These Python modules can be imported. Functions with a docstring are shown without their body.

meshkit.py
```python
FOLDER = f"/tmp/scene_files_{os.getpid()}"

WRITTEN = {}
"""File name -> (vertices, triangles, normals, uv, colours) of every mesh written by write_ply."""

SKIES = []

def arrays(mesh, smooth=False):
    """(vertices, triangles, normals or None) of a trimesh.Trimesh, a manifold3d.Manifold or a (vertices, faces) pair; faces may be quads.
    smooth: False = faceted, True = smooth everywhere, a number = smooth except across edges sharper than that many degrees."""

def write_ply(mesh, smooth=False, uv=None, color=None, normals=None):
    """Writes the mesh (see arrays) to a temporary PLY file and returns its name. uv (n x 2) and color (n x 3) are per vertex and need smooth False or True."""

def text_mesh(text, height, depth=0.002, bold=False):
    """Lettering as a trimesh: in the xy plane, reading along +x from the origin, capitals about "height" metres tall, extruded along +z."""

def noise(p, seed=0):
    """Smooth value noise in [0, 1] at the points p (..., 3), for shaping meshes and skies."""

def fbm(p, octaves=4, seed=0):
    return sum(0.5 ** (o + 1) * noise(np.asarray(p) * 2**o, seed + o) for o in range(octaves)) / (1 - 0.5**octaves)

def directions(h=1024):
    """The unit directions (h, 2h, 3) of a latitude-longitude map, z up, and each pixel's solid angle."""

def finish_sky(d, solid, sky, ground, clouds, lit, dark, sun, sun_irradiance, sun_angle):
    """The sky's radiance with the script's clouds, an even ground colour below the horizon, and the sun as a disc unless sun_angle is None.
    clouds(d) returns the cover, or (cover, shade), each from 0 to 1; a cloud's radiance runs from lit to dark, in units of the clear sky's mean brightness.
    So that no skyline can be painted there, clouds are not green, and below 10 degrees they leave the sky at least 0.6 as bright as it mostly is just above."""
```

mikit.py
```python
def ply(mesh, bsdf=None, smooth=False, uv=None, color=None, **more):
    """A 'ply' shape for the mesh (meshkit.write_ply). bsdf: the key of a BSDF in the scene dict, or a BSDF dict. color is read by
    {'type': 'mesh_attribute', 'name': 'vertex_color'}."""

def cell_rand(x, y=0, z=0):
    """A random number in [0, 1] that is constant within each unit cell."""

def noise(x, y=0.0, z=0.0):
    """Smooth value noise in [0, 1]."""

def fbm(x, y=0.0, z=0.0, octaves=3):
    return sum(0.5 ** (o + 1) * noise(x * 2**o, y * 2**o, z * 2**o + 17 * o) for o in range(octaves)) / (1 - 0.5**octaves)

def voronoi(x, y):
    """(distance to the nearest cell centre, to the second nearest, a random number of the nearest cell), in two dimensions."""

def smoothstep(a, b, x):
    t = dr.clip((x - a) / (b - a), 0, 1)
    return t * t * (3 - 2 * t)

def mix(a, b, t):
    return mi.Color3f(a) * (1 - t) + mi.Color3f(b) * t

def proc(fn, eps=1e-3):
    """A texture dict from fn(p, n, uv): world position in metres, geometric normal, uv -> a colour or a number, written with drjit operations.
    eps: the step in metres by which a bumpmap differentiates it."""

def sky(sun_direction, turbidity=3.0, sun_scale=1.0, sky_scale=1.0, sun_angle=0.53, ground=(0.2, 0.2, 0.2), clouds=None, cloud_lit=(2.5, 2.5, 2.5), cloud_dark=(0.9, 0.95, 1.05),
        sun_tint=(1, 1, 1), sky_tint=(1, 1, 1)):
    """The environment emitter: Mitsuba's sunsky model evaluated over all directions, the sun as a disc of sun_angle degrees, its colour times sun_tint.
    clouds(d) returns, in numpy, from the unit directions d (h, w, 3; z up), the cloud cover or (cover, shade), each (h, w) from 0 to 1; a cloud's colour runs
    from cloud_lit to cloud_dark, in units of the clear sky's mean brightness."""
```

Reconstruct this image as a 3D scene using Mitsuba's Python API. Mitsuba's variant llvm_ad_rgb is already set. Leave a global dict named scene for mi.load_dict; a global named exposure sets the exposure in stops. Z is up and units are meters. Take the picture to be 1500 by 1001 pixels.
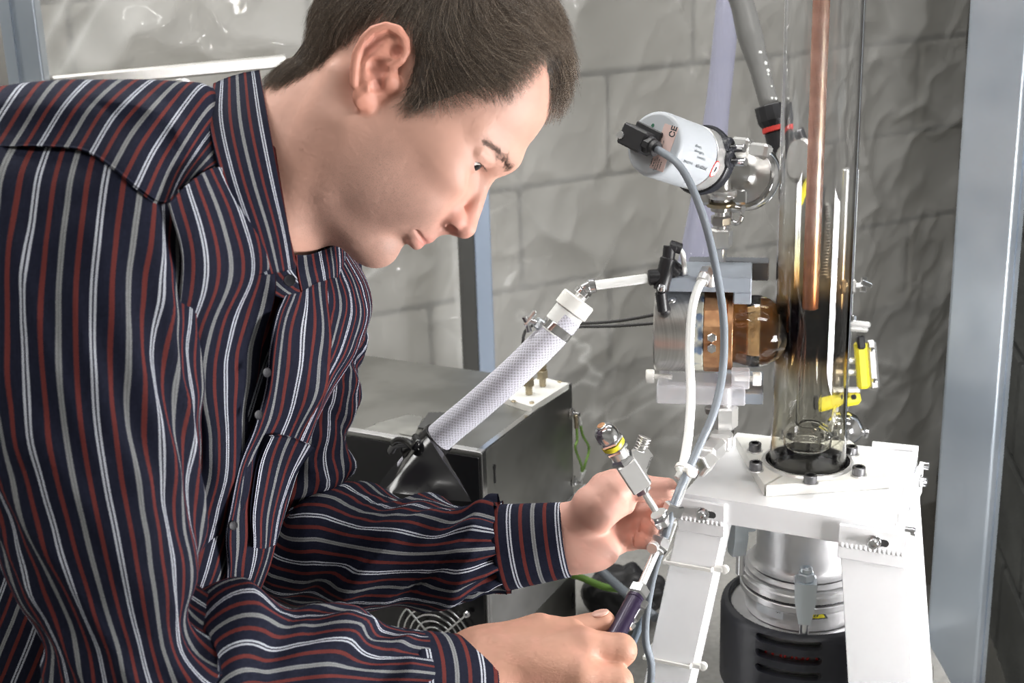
import math, random
import numpy as np, trimesh, manifold3d as m3, drjit as dr, mitsuba as mi, mikit, meshkit
from shapely.geometry import Polygon, Point, LineString, box as sbox
from scipy.spatial import cKDTree

random.seed(7); rng = np.random.default_rng(11)
scene, labels = {}, {}
TF = mi.ScalarTransform4f

# ------------------------------------------------------------------ camera
FPX = 1500 / (2 * math.tan(math.radians(39.6 / 2)))
CAM = np.array([0.0, 0.0, 1.75])
PITCH, ROLL = math.radians(18.0), math.radians(1.8)
F = np.array([0, math.cos(PITCH), -math.sin(PITCH)])
_r0, _u0 = np.array([1.0, 0, 0]), np.array([0, math.sin(PITCH), math.cos(PITCH)])
R = math.cos(ROLL) * _r0 - math.sin(ROLL) * _u0
U = math.sin(ROLL) * _r0 + math.cos(ROLL) * _u0
scene['camera'] = {'type': 'thinlens', 'fov': 39.6, 'fov_axis': 'x', 'aperture_radius': 0.0022, 'focus_distance': 1.22,
                   'near_clip': 0.05, 'far_clip': 30.0, 'to_world': TF().look_at(origin=CAM.tolist(), target=(CAM + F).tolist(), up=U.tolist())}
exposure = 0.0

# ------------------------------------------------------------------ large lamps (they hang and stand in the room, outside the frame)
LAMPS = dict(ceiling=13.5, key=68.0)


def emitter(rgb, power):
    return {'type': 'area', 'radiance': {'type': 'rgb', 'value': [c * power for c in rgb]}}


# ------------------------------------------------------------------ placing and building
def at(px, py, D):
    """World point seen at pixel px, py at the distance D along the camera's axis."""
    return CAM + D * (F + (px - 750) / FPX * R + (500.5 - py) / FPX * U)


def onz(px, py, z):
    d = F + (px - 750) / FPX * R + (500.5 - py) / FPX * U
    return CAM + d * ((z - CAM[2]) / d[2])


def depth(p):
    return float((np.asarray(p) - CAM) @ F)


def mpp(D):
    return D / FPX


def unit(v):
    v = np.asarray(v, float)
    return v / np.linalg.norm(v)


def frame(axis, hint=None):
    z = unit(axis)
    h = np.array([0, 0, 1.0]) if hint is None else np.asarray(hint, float)
    if abs(z @ unit(h)) > 0.98:
        h = np.array([1.0, 0, 0])
    x = unit(np.cross(h, z))
    return x, np.cross(z, x), z


def lathe(profile, p=(0, 0, 0), axis=(0, 0, 1), n=40, hint=None, phase=0.0):
    """Revolves (radius, height) pairs about the axis through p."""
    x, y, z = frame(axis, hint)
    p = np.asarray(p, float)
    V, rows = [], []
    a = np.arange(n) * 2 * np.pi / n + phase
    ring = np.cos(a)[:, None] * x + np.sin(a)[:, None] * y
    for r, h in profile:
        if r <= 1e-7:
            rows.append([len(V)]); V.append(p + z * h)
        else:
            rows.append(list(range(len(V), len(V) + n))); V.extend(p + z * h + ring * r)
    Fs = []
    for A, B in zip(rows[:-1], rows[1:]):
        if len(A) == 1 and len(B) == 1:
            continue
        for i in range(n):
            j = (i + 1) % n
            if len(A) == 1: Fs.append((A[0], B[j], B[i]))
            elif len(B) == 1: Fs.append((A[i], A[j], B[0]))
            else: Fs += [(A[i], A[j], B[j]), (A[i], B[j], B[i])]
    return trimesh.Trimesh(np.array(V), np.array(Fs), process=False)


def cyl(p0, p1, r, r1=None, n=32, ch=None):
    p0, p1 = np.asarray(p0, float), np.asarray(p1, float)
    L = np.linalg.norm(p1 - p0); r1 = r if r1 is None else r1
    c = min(r, r1, L) * 0.12 if ch is None else ch
    return lathe([(0, 0), (r - c, 0), (r, c), (r1, L - c), (r1 - c, L), (0, L)], p0, p1 - p0, n)


def ring(p, axis, ro, ri, h, n=40, c=0.0008):
    return lathe([(ri, 0), (ro - c, 0), (ro, c), (ro, h - c), (ro - c, h), (ri, h), (ri, 0)], p, axis, n)


def hexnut(p0, p1, af, bore=0.0, hint=None, n=6):
    """Hexagon bar with turned chamfers at both ends."""
    p0, p1 = np.asarray(p0, float), np.asarray(p1, float)
    L = np.linalg.norm(p1 - p0); x, y, z = frame(p1 - p0, hint)
    R_ = af / math.sqrt(3)
    V, a = [], np.arange(6) * math.pi / 3
    c = (R_ - af / 2) * 0.9 + 0.0003
    prof = [(af / 2 * 0.97, 0), (R_, c), (R_, L - c), (af / 2 * 0.97, L)]
    m = lathe([(0, 0)] + prof + [(0, L)], p0, z, 6, hint)
    return m


def spline(pts, per=10):
    P = np.asarray(pts, float)
    if len(P) < 3:
        return np.linspace(P[0], P[-1], per + 1)
    E = np.vstack([2 * P[0] - P[1], P, 2 * P[-1] - P[-2]])
    out = []
    for i in range(1, len(E) - 2):
        t = np.linspace(0, 1, per, endpoint=False)[:, None]
        a, b, c, d = E[i - 1], E[i], E[i + 1], E[i + 2]
        out.append(0.5 * (2 * b + (c - a) * t + (2 * a - 5 * b + 4 * c - d) * t ** 2 + (3 * b - a - 3 * c + d) * t ** 3))
    return np.vstack(out + [P[-1:]])


def frames(P, up=(0, 0, 1)):
    """Parallel transported frames along a polyline."""
    T_ = np.gradient(P, axis=0); T_ /= np.linalg.norm(T_, axis=1)[:, None]
    up = np.asarray(up, float)
    if abs(unit(up) @ T_[0]) > 0.95: up = np.array([1.0, 0.2, 0])
    n = unit(up - (up @ T_[0]) * T_[0]); N = [n]
    for t in T_[1:]:
        n = unit(n - (n @ t) * t); N.append(n)
    N = np.array(N)
    return T_, N, np.cross(T_, N)


def sweep(pts, r, n=14, per=8, caps=True):
    """Round tube along a smooth curve; r is a number or one value per control point."""
    P = spline(pts, per)
    rr = np.full(len(P), r) if np.isscalar(r) else np.interp(np.linspace(0, len(r) - 1, len(P)), np.arange(len(r)), r)
    T_, N, B = frames(P)
    a = np.arange(n) * 2 * np.pi / n
    V = (P[:, None] + rr[:, None, None] * (np.cos(a)[None, :, None] * N[:, None] + np.sin(a)[None, :, None] * B[:, None])).reshape(-1, 3)
    Fs = []
    for i in range(len(P) - 1):
        for j in range(n):
            k = (j + 1) % n
            q = (i * n + j, i * n + k, (i + 1) * n + k, (i + 1) * n + j)
            Fs += [(q[0], q[1], q[2]), (q[0], q[2], q[3])]
    if caps:
        V = np.vstack([V, P[:1], P[-1:]]); c0, c1 = len(V) - 2, len(V) - 1; m = (len(P) - 1) * n
        for j in range(n):
            k = (j + 1) % n
            Fs += [(c0, k, j), (c1, m + j, m + k)]
    return trimesh.Trimesh(V, np.array(Fs), process=False)


def rbox(c, size, X=(1, 0, 0), Y=(0, 1, 0), b=0.001):
    """Chamfered box about c, with edges of size along X, Y and X x Y."""
    X = unit(X); Y = unit(np.asarray(Y) - (np.asarray(Y) @ X) * X); Z = np.cross(X, Y)
    h = np.asarray(size, float) / 2; b = min(b, h.min() * 0.8)
    V = []
    for s in np.ndindex(2, 2, 2):
        s = np.array(s) * 2 - 1
        for k in range(3):
            o = h - b; o[k] = h[k]; V.append(s * o)
    V = np.array(V)
    m = trimesh.convex.convex_hull(V)
    m.apply_transform(np.vstack([np.column_stack([X, Y, Z, np.asarray(c, float)]), [0, 0, 0, 1]]))
    return m


def bar(p0, p1, w, t, hint=(0, 0, 1), b=0.001):
    """Flat bar from p0 to p1; w across (x of the frame), t thick."""
    p0, p1 = np.asarray(p0, float), np.asarray(p1, float)
    x, y, z = frame(p1 - p0, hint)
    return rbox((p0 + p1) / 2, (w, t, np.linalg.norm(p1 - p0)), x, y, b)


def prism(poly, o, X, Y, th):
    """Extrudes a shapely polygon lying in the plane o + X, Y by th along X x Y."""
    m = trimesh.creation.extrude_polygon(poly, th, engine='earcut')
    X = unit(X); Y = unit(np.asarray(Y) - (np.asarray(Y) @ X) * X)
    m.apply_transform(np.vstack([np.column_stack([X, Y, np.cross(X, Y), np.asarray(o, float)]), [0, 0, 0, 1]]))
    return m


def slab(pts, z0, z1):
    """Flat plate with the outline of world points, between two heights."""
    return prism(Polygon([(p[0], p[1]) for p in pts]).buffer(0), (0, 0, z0), (1, 0, 0), (0, 1, 0), z1 - z0)


def cat(*ms):
    return trimesh.util.concatenate([m for m in ms if m is not None])


def manifold(m):
    m = m.copy(); m.merge_vertices()
    return m3.Manifold(m3.Mesh(np.asarray(m.vertices, np.float32), np.asarray(m.faces, np.uint32)))


def unmanifold(M_):
    q = M_.to_mesh()
    return trimesh.Trimesh(np.array(q.vert_properties[:, :3], float), np.array(q.tri_verts), process=False)


def minus(a, *bs):
    A = manifold(a)
    for b in bs:
        A = A - manifold(b)
    return unmanifold(A)


def numbered(key):
    if key not in scene and key not in labels:
        return key
    k = 1
    while f'{key}_{k:03d}' in scene or f'{key}_{k:03d}' in labels:
        k += 1
    return f'{key}_{k:03d}'


def thing(name, label, cat_, group=None):
    key = numbered(name); labels[key] = {'label': label, 'category': cat_}
    if group: labels[key]['group'] = group
    return key


def part(parent, name, mesh, mat, smooth=35, label=None, kind=None, **kw):
    key = parent + '__' + name
    if key in scene or any(k.startswith(key + '__') for k in scene):
        key = numbered(key)
    scene[key] = mikit.ply(mesh, mat, smooth, **kw)
    if label or kind:
        labels[key] = {k: v for k, v in (('label', label), ('kind', kind)) if v}
    return key


def solo(name, mesh, mat, label, cat_, group=None, smooth=35, kind=None, **kw):
    key = thing(name, label, cat_, group); scene[key] = mikit.ply(mesh, mat, smooth, **kw)
    if kind: labels[key]['kind'] = kind
    return key


def struct(name, mesh, mat, label=None, smooth=False, cat_=None):
    scene[name] = mikit.ply(mesh, mat, smooth); labels[name] = {'kind': 'structure'}
    if label: labels[name]['label'] = label
    if cat_: labels[name]['category'] = cat_
    return name


def lettering(text, o, X, Y, h, d=0.0002, bold=False):
    """Raised lettering centred on o, reading along X, its top towards Y."""
    m = meshkit.text_mesh(text, h, d, bold)
    X = unit(X); Y = unit(np.asarray(Y) - (np.asarray(Y) @ X) * X); Z = np.cross(X, Y)
    c = m.bounds.mean(0); c[2] = 0
    m.apply_translation(-c)
    m.apply_transform(np.vstack([np.column_stack([X, Y, Z, np.asarray(o, float)]), [0, 0, 0, 1]]))
    return m


def wrap(mesh, axis_p, axis, r):
    """Bends a mesh built flat (x along the circumference, y along the axis, z outwards) around a cylinder."""
    x, y, z = axis
    V = mesh.vertices; a = V[:, 0] / r; rad = r + V[:, 2]
    mesh.vertices = axis_p + (np.cos(a) * rad)[:, None] * x + (np.sin(a) * rad)[:, None] * y + V[:, 1:2] * z
    return mesh


# ------------------------------------------------------------------ materials
def rgb(*c):
    return {'type': 'rgb', 'value': list(c)}


def plain(name, col, rough=0.5, metal=0.0, spec=0.5, **kw):
    base = col if isinstance(col, dict) else rgb(*col)
    scene[name] = {'type': 'twosided', 'bsdf': {'type': 'principled', 'base_color': base, 'roughness': rough, 'metallic': metal, 'specular': spec, **kw}}


def P3(p):
    return p[0], p[1], p[2]


def blotch(a, b, f, oct=3, lo=0.3, hi=0.7):
    def fn(p, n, uv):
        return mikit.mix(a, b, mikit.smoothstep(lo, hi, mikit.fbm(p[0] * f, p[1] * f, p[2] * f, oct)))
    return mikit.proc(fn)


plain('m_steel', (0.82, 0.82, 0.81), 0.3, 0.8)
plain('m_steel_dull', (0.55, 0.54, 0.52), 0.38, 1.0)
plain('m_chrome', (0.82, 0.82, 0.83), 0.1, 1.0)
plain('m_zinc', (0.66, 0.72, 0.76), 0.4, 0.8)
plain('m_alu', blotch((0.66, 0.66, 0.67), (0.76, 0.76, 0.77), 30), 0.42, 0.85)
plain('m_alu_box', blotch((0.36, 0.36, 0.34), (0.50, 0.50, 0.48), 14, 4), 0.36, 1.0)
plain('m_post', blotch((0.44, 0.50, 0.57), (0.58, 0.64, 0.71), 9), 0.34, 0.75)
plain('m_post_shaded', (0.12, 0.12, 0.115), 0.4, 0.5)  # these two post colours hold its shade and its lamp reflection
plain('m_post_lit', (0.46, 0.55, 0.70), 0.4, 0.4)
plain('m_brass', (0.42, 0.36, 0.25), 0.35, 1.0)
plain('m_copper', blotch((0.66, 0.34, 0.25), (0.78, 0.44, 0.34), 60), 0.4, 0.35)
plain('m_copper_flange', blotch((0.50, 0.25, 0.13), (0.66, 0.38, 0.20), 90), 0.35, 0.9)
plain('m_white_paint', (0.86, 0.87, 0.885), 0.38)
plain('m_nylon', (0.80, 0.80, 0.76), 0.45)
plain('m_cap', (0.37, 0.395, 0.42), 0.42)
plain('m_black', (0.012, 0.012, 0.014), 0.4)
plain('m_black_gloss', (0.008, 0.008, 0.009), 0.14)
plain('m_black_metal', (0.012, 0.013, 0.018), 0.42)
plain('m_dark_steel', (0.20, 0.20, 0.21), 0.35, 1.0)
plain('m_grey_block', (0.21, 0.235, 0.27), 0.5)
plain('m_grey_block_dark', (0.11, 0.12, 0.135), 0.5)
plain('m_cable', (0.19, 0.215, 0.245), 0.4)
plain('m_cable_dark', (0.16, 0.2, 0.25), 0.45)
plain('m_hose_white', (0.78, 0.79, 0.77), 0.3)
plain('m_red', (0.65, 0.05, 0.04), 0.4)
plain('m_yellow', (0.64, 0.55, 0.03), 0.4)
plain('m_green', (0.17, 0.32, 0.06), 0.45)
plain('m_green_dot', (0.02, 0.10, 0.06), 0.4)
plain('m_label_pink', (0.55, 0.41, 0.38), 0.5)
plain('m_label_grey', (0.72, 0.76, 0.80), 0.5)
plain('m_print', (0.03, 0.035, 0.04), 0.6)
plain('m_print_grey', (0.16, 0.18, 0.19), 0.6)
plain('m_violet', (0.022, 0.014, 0.036), 0.22, 0.3)
plain('m_hose_dark', (0.15, 0.15, 0.145), 0.35)
plain('m_strap', (0.05, 0.05, 0.05), 0.5)
plain('m_paper', blotch((0.15, 0.15, 0.14), (0.24, 0.24, 0.22), 25), 0.55)
scene['m_glass'] = {'type': 'dielectric', 'int_ior': 1.47, 'ext_ior': 1.0}
scene['m_acrylic'] = {'type': 'blendbsdf', 'weight': 0.4, 'bsdf_0': {'type': 'thindielectric', 'int_ior': 1.49}, 'bsdf_1': {'type': 'principledthin', 'base_color': rgb(.88, .88, .92), 'roughness': .3, 'diff_trans': 1.0, 'spec_trans': 0.0}}
plain('m_acrylic_edge', (0.75, 0.76, 0.77), 0.35)
# ================================================================== the room
WDIR = unit((math.sin(math.radians(62)), math.cos(math.radians(62)), 0))      # along the block wall
WNRM = np.array([WDIR[1], -WDIR[0], 0])                                       # towards the camera
W0 = at(750, 300, 2.75); W0[2] = 0


def concrete(a, b, f):
    def fn(p, n, uv):
        c = mikit.mix(a, b, mikit.smoothstep(0.25, 0.75, mikit.fbm(p[0] * f, p[1] * f, p[2] * f, 4)))
        return c * (0.85 + 0.3 * mikit.noise(p[0] * 240, p[1] * 240, p[2] * 240))
    return mikit.proc(fn)


plain('m_block', concrete((0.38, 0.365, 0.33), (0.52, 0.50, 0.455), 5), 0.9, 0, 0.2)
plain('m_block_b', concrete((0.35, 0.335, 0.305), (0.47, 0.455, 0.415), 6), 0.9, 0, 0.2)
plain('m_mortar', concrete((0.36, 0.345, 0.315), (0.44, 0.425, 0.39), 9), 0.95, 0, 0.2)
plain('m_room_wall', concrete((0.62, 0.62, 0.61), (0.70, 0.70, 0.69), 2), 0.9, 0, 0.2)
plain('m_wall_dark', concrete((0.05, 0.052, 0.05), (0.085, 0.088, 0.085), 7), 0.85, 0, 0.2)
plain('m_wall_joint', concrete((0.10, 0.10, 0.095), (0.16, 0.16, 0.15), 7), 0.9, 0, 0.2)
plain('m_floor', concrete((0.30, 0.30, 0.29), (0.38, 0.38, 0.365), 3), 0.7)
plain('m_board', (0.06, 0.06, 0.057), 0.7)
plain('m_bench', concrete((0.20, 0.20, 0.19), (0.28, 0.275, 0.26), 8), 0.4)

X0, X1, Y0, ZC = -2.6, 2.4, -2.2, 2.9
struct('floor', rbox((0, 1.0, -0.05), (5.6, 7.4, 0.1)), 'm_floor', 'grey concrete floor')
struct('ceiling', rbox((0, 1.0, ZC + 0.05), (5.6, 7.4, 0.1)), 'm_room_wall', 'pale ceiling')
struct('wall_left', rbox((X0 - 0.05, 0.5, ZC / 2), (0.1, 6.0, ZC)), 'm_room_wall', 'grey side wall')
struct('wall_front', rbox((0, Y0 - 0.05, ZC / 2), (5.6, 0.1, ZC)), 'm_room_wall', 'grey wall behind the camera')
# the back wall: mortar bed and single blocks
bl, bh, gap = 0.39, 0.19, 0.011
m_bed = rbox(W0 - WNRM * 0.06 + np.array([0, 0, ZC / 2]), (6.4, 0.1, ZC), WDIR, WNRM)
struct('wall_back', m_bed, 'm_mortar', 'concrete block wall behind the plastic sheet')
bm = rbox((0, 0, 0), (bl, 0.06, bh), b=0.006)
proto = {k: mikit.ply(bm, k) for k in ('m_block', 'm_block_b')}
rows = int(ZC / (bh + gap)); zoff = 0.083
for r in range(4, rows):
    for c in range(-5, 9):
        s = (c + (0.5 if r % 2 else 0.0)) * (bl + gap) + 0.005
        z = r * (bh + gap) + zoff
        p = W0 + WDIR * s + np.array([0, 0, z])
        d = depth(p); q = p - CAM
        px, py = 750 + FPX * (q @ R) / d, 500.5 - FPX * (q @ U) / d
        if not (-250 < px < 1750 and -200 < py < 900): continue
        M = np.eye(4); M[:3, 0], M[:3, 1], M[:3, 2], M[:3, 3] = WDIR, -WNRM, (0, 0, 1), p + WNRM * rng.uniform(-0.002, 0.002)
        scene[numbered('wall_back__brick')] = {**proto['m_block' if rng.random() < 0.6 else 'm_block_b'], 'to_world': TF(M.tolist())}

# dark block wall to the right of the enclosure
RW = at(1535, 700, 2.45); RW[2] = 0
RDIR = unit((0.15, 0.99, 0)); RN = np.array([-RDIR[1], RDIR[0], 0])
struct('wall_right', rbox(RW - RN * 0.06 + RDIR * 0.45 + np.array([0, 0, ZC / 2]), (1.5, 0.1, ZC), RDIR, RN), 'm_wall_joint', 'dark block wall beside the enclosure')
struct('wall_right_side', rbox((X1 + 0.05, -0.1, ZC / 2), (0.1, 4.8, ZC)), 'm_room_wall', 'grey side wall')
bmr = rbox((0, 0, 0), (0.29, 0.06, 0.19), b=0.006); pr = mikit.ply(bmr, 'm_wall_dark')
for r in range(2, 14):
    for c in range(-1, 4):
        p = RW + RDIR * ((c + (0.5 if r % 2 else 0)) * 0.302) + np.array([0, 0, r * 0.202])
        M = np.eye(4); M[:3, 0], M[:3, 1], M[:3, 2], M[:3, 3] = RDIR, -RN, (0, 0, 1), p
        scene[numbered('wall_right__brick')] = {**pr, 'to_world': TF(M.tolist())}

# lamps: ceiling panels and a work lamp that stands to the right of the camera
for i, (x, y) in enumerate([(-1.0, 0.3), (0.9, 0.3), (-0.7, 1.75), (0.8, 1.75)]):
    t = thing('ceiling_light', 'flat white panel lamp under the ceiling', 'lamp')
    lab_ = ('front', 'back')[y > 1] + ' ' + ('left', 'right')[x > 0]; labels[t]['label'] = f'flat white panel lamp under the ceiling, the {lab_} one'
    part(t, 'frame', minus(rbox((x, y, ZC - 0.03), (1.26, 0.46, 0.06), b=0.003), rbox((x, y, ZC - 0.05), (1.2, 0.4, 0.07))), 'm_white_paint')
    k = part(t, 'diffuser', trimesh.Trimesh([[x - .6, y - .2, ZC - .03], [x + .6, y - .2, ZC - .03], [x + .6, y + .2, ZC - .03], [x - .6, y + .2, ZC - .03]], [[0, 2, 1], [0, 3, 2]], process=False), 'm_nylon', False)
    scene[k]['emitter'] = emitter((1.0, 0.98, 0.95), LAMPS['ceiling'] * (0.78 if y < 1 else (1.0 if x < 0 else 1.2)))
LP, LT = np.array([0.84, 0.86, 1.16]), np.array([0.0, 1.16, 1.36])
ld = unit(LT - LP); lx, ly, lz = frame(ld)
t = thing('work_lamp', 'square soft work lamp on a black stand right of the camera', 'lamp')
q = 0.14
part(t, 'housing', minus(rbox(LP - ld * 0.05, (2 * q + .03, 2 * q + .03, .12), lx, ly, .004), rbox(LP + ld * 0.0, (2 * q, 2 * q, .12), lx, ly, 0)), 'm_black')
k = part(t, 'diffuser', trimesh.Trimesh([LP + lx * a * q + ly * b * q for a, b in ((-1, -1), (1, -1), (1, 1), (-1, 1))], [[0, 1, 2], [0, 2, 3]], process=False), 'm_nylon', False)
scene[k]['emitter'] = emitter((1.0, 0.98, 0.97), LAMPS['key'])
base = LP - ld * 0.12
part(t, 'pole', cyl((base[0], base[1], 0.02), base, 0.014), 'm_black')
for a in (0, 2.1, 4.2):
    part(t, 'leg', sweep([(base[0], base[1], 0.4), (base[0] + .3 * math.cos(a), base[1] + .3 * math.sin(a), 0.012)], 0.01), 'm_black')

# ------------------------------------------------------------------ the enclosure: posts and plastic sheets
def crease(p):
    """Where the sheet is folded and whitened: long soft streaks and fine wrinkles."""
    u = p[0] * 0.883 + p[1] * 0.469; z = p[2]
    wx = mikit.fbm(u * 2.1, z * 2.1, 3.0, 3) - 0.5; wz = mikit.fbm(u * 2.1, z * 2.1, 9.0, 3) - 0.5
    a = dr.abs(mikit.fbm(u * 2.6 + wx * 2.0 + z * 0.8, z * 1.3 + wz, 1.0, 3) - 0.5)
    b = dr.abs(mikit.fbm(u * 6 + wx * 4 - z * 4, z * 6 + wz * 4, 5.0, 3) - 0.5)
    s1 = dr.square(1 - dr.clip(a / 0.07, 0, 1)); s2 = dr.square(1 - dr.clip(b / 0.07, 0, 1))
    mask = mikit.smoothstep(0.42, 0.68, mikit.noise(u * 2.3, z * 2.3, 7.0))
    return s1, s2, mask


def sheet_weight(p, n, uv):
    s1, s2, mask = crease(p)
    haze = mikit.fbm(p[0] * 3, p[1] * 3, p[2] * 3, 3)
    big = mikit.smoothstep(0.5, 0.75, mikit.fbm(p[0] * 2.2 + 5, p[1] * 2.2, p[2] * 1.6, 2))
    return dr.clip(0.34 + 0.22 * haze + 0.15 * big + 0.55 * s1 * (0.25 + 0.75 * mask) + 0.5 * s2 * mask, 0, 0.97)


scene['m_sheet'] = {'type': 'blendbsdf', 'weight': mikit.proc(sheet_weight), 'bsdf_0': {'type': 'thindielectric', 'int_ior': 1.5},
                    'bsdf_1': {'type': 'principledthin', 'base_color': rgb(0.92, 0.92, 0.90), 'roughness': 0.45, 'diff_trans': 0.8, 'spec_trans': 0.0}}


def sheet(s0, s1, off, seed, amp=0.026):
    ns, nz = int((s1 - s0) / 0.007), 300
    s, z = np.meshgrid(np.linspace(s0, s1, ns), np.linspace(0.35, 2.75, nz), indexing='ij')
    q = np.stack([s * 2.2, z * 1.3, np.full_like(s, seed)], -1)
    d = (meshkit.fbm(q, 3, seed) - 0.5) * 2 * amp
    r1 = 1 - np.abs(meshkit.fbm(np.stack([s * 4 + z * 1.5, z * 3, s * 0 + 2], -1), 3, seed + 4) - 0.5) * 2
    r2 = 1 - np.abs(meshkit.fbm(np.stack([s * 9 - z * 5, z * 7 + s * 3, s * 0 + 5], -1), 3, seed + 9) - 0.5) * 2
    gate = np.clip((meshkit.noise(np.stack([s * 2.4, z * 2.4, s * 0 + 1], -1), seed + 2) - .3) * 2.5, 0, 1)
    d = d + (r1 ** 5) * 0.022 + (r2 ** 5) * 0.010 * gate + 0.006 * np.sin(s * 34 + 5 * meshkit.noise(np.stack([s * 2, z * 1.2, s * 0], -1), 3)) * (1 - gate * .5)
    P = W0 + WDIR * s[..., None] + WNRM * (off + d)[..., None] + np.stack([s * 0, s * 0, z], -1)
    i, j = np.meshgrid(np.arange(ns - 1), np.arange(nz - 1), indexing='ij')
    a = i * nz + j
    quad = np.stack([a, a + nz, a + nz + 1, a + 1], -1).reshape(-1, 4)
    return trimesh.Trimesh(P.reshape(-1, 3), np.vstack([quad[:, [0, 1, 2]], quad[:, [0, 2, 3]]]), process=False)


def s_of(px, D):
    return float((at(px, 400, D) - W0) @ WDIR)


S_POST = s_of(697, 2.45)
solo('plastic_sheet', sheet(-1.75, S_POST, 0.20, 3), 'm_sheet', 'wrinkled clear plastic sheet behind the man, left of the slim grey post', 'plastic sheet', smooth=True)
solo('plastic_sheet', sheet(S_POST, s_of(1408, 3.1), 0.17, 8), 'm_sheet', 'wrinkled clear plastic sheet behind the glass tube, between the two posts', 'plastic sheet', smooth=True)


def post(px, py, D, w, t_, ang, z0, z1, label):
    p = at(px, py, D); X = np.array([math.cos(ang), math.sin(ang), 0]); Y = np.array([-math.sin(ang), math.cos(ang), 0])
    t = thing('frame_post', label, 'post')
    def P_(x, y, z): return np.array([p[0], p[1], 0]) + X * x + Y * y + np.array([0, 0, z])
    outer = sbox(-w / 2, -t_ / 2, w / 2, t_ / 2).buffer(-0.004).buffer(0.004)
    cutm = outer.difference(sbox(-0.004, -t_ / 2 - 1, 0.004, -t_ / 2 + 0.008)) if w < 0.06 else outer
    if t_ == 0.03:  # slim post: lit and shaded sides painted as two differently coloured halves
        part(t, 'profile', rbox(P_(-w / 4, 0, (z0 + z1) / 2), (w / 2, t_, z1 - z0), X, Y, .0015), 'm_post_shaded', False, label='half of the post painted dark grey as its shaded side')
        part(t, 'profile', rbox(P_(w / 4, -.003, (z0 + z1) / 2), (w / 2, t_, z1 - z0), X, Y, .0015), 'm_post_lit', False, label='half of the post painted bright bluish as its lit side')
    else:
        part(t, 'profile', prism(cutm, P_(0, 0, z0), X, Y, z1 - z0), 'm_post', 30)
    part(t, 'end_cap', rbox(P_(0, 0, z1 + 0.004), (w, t_, 0.008), X, Y), 'm_black')
    part(t, 'foot_plate', rbox(P_(0, 0, 0.005), (w + .05, t_ + .05, 0.01), X, Y), 'm_steel_dull')
    return t


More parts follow.
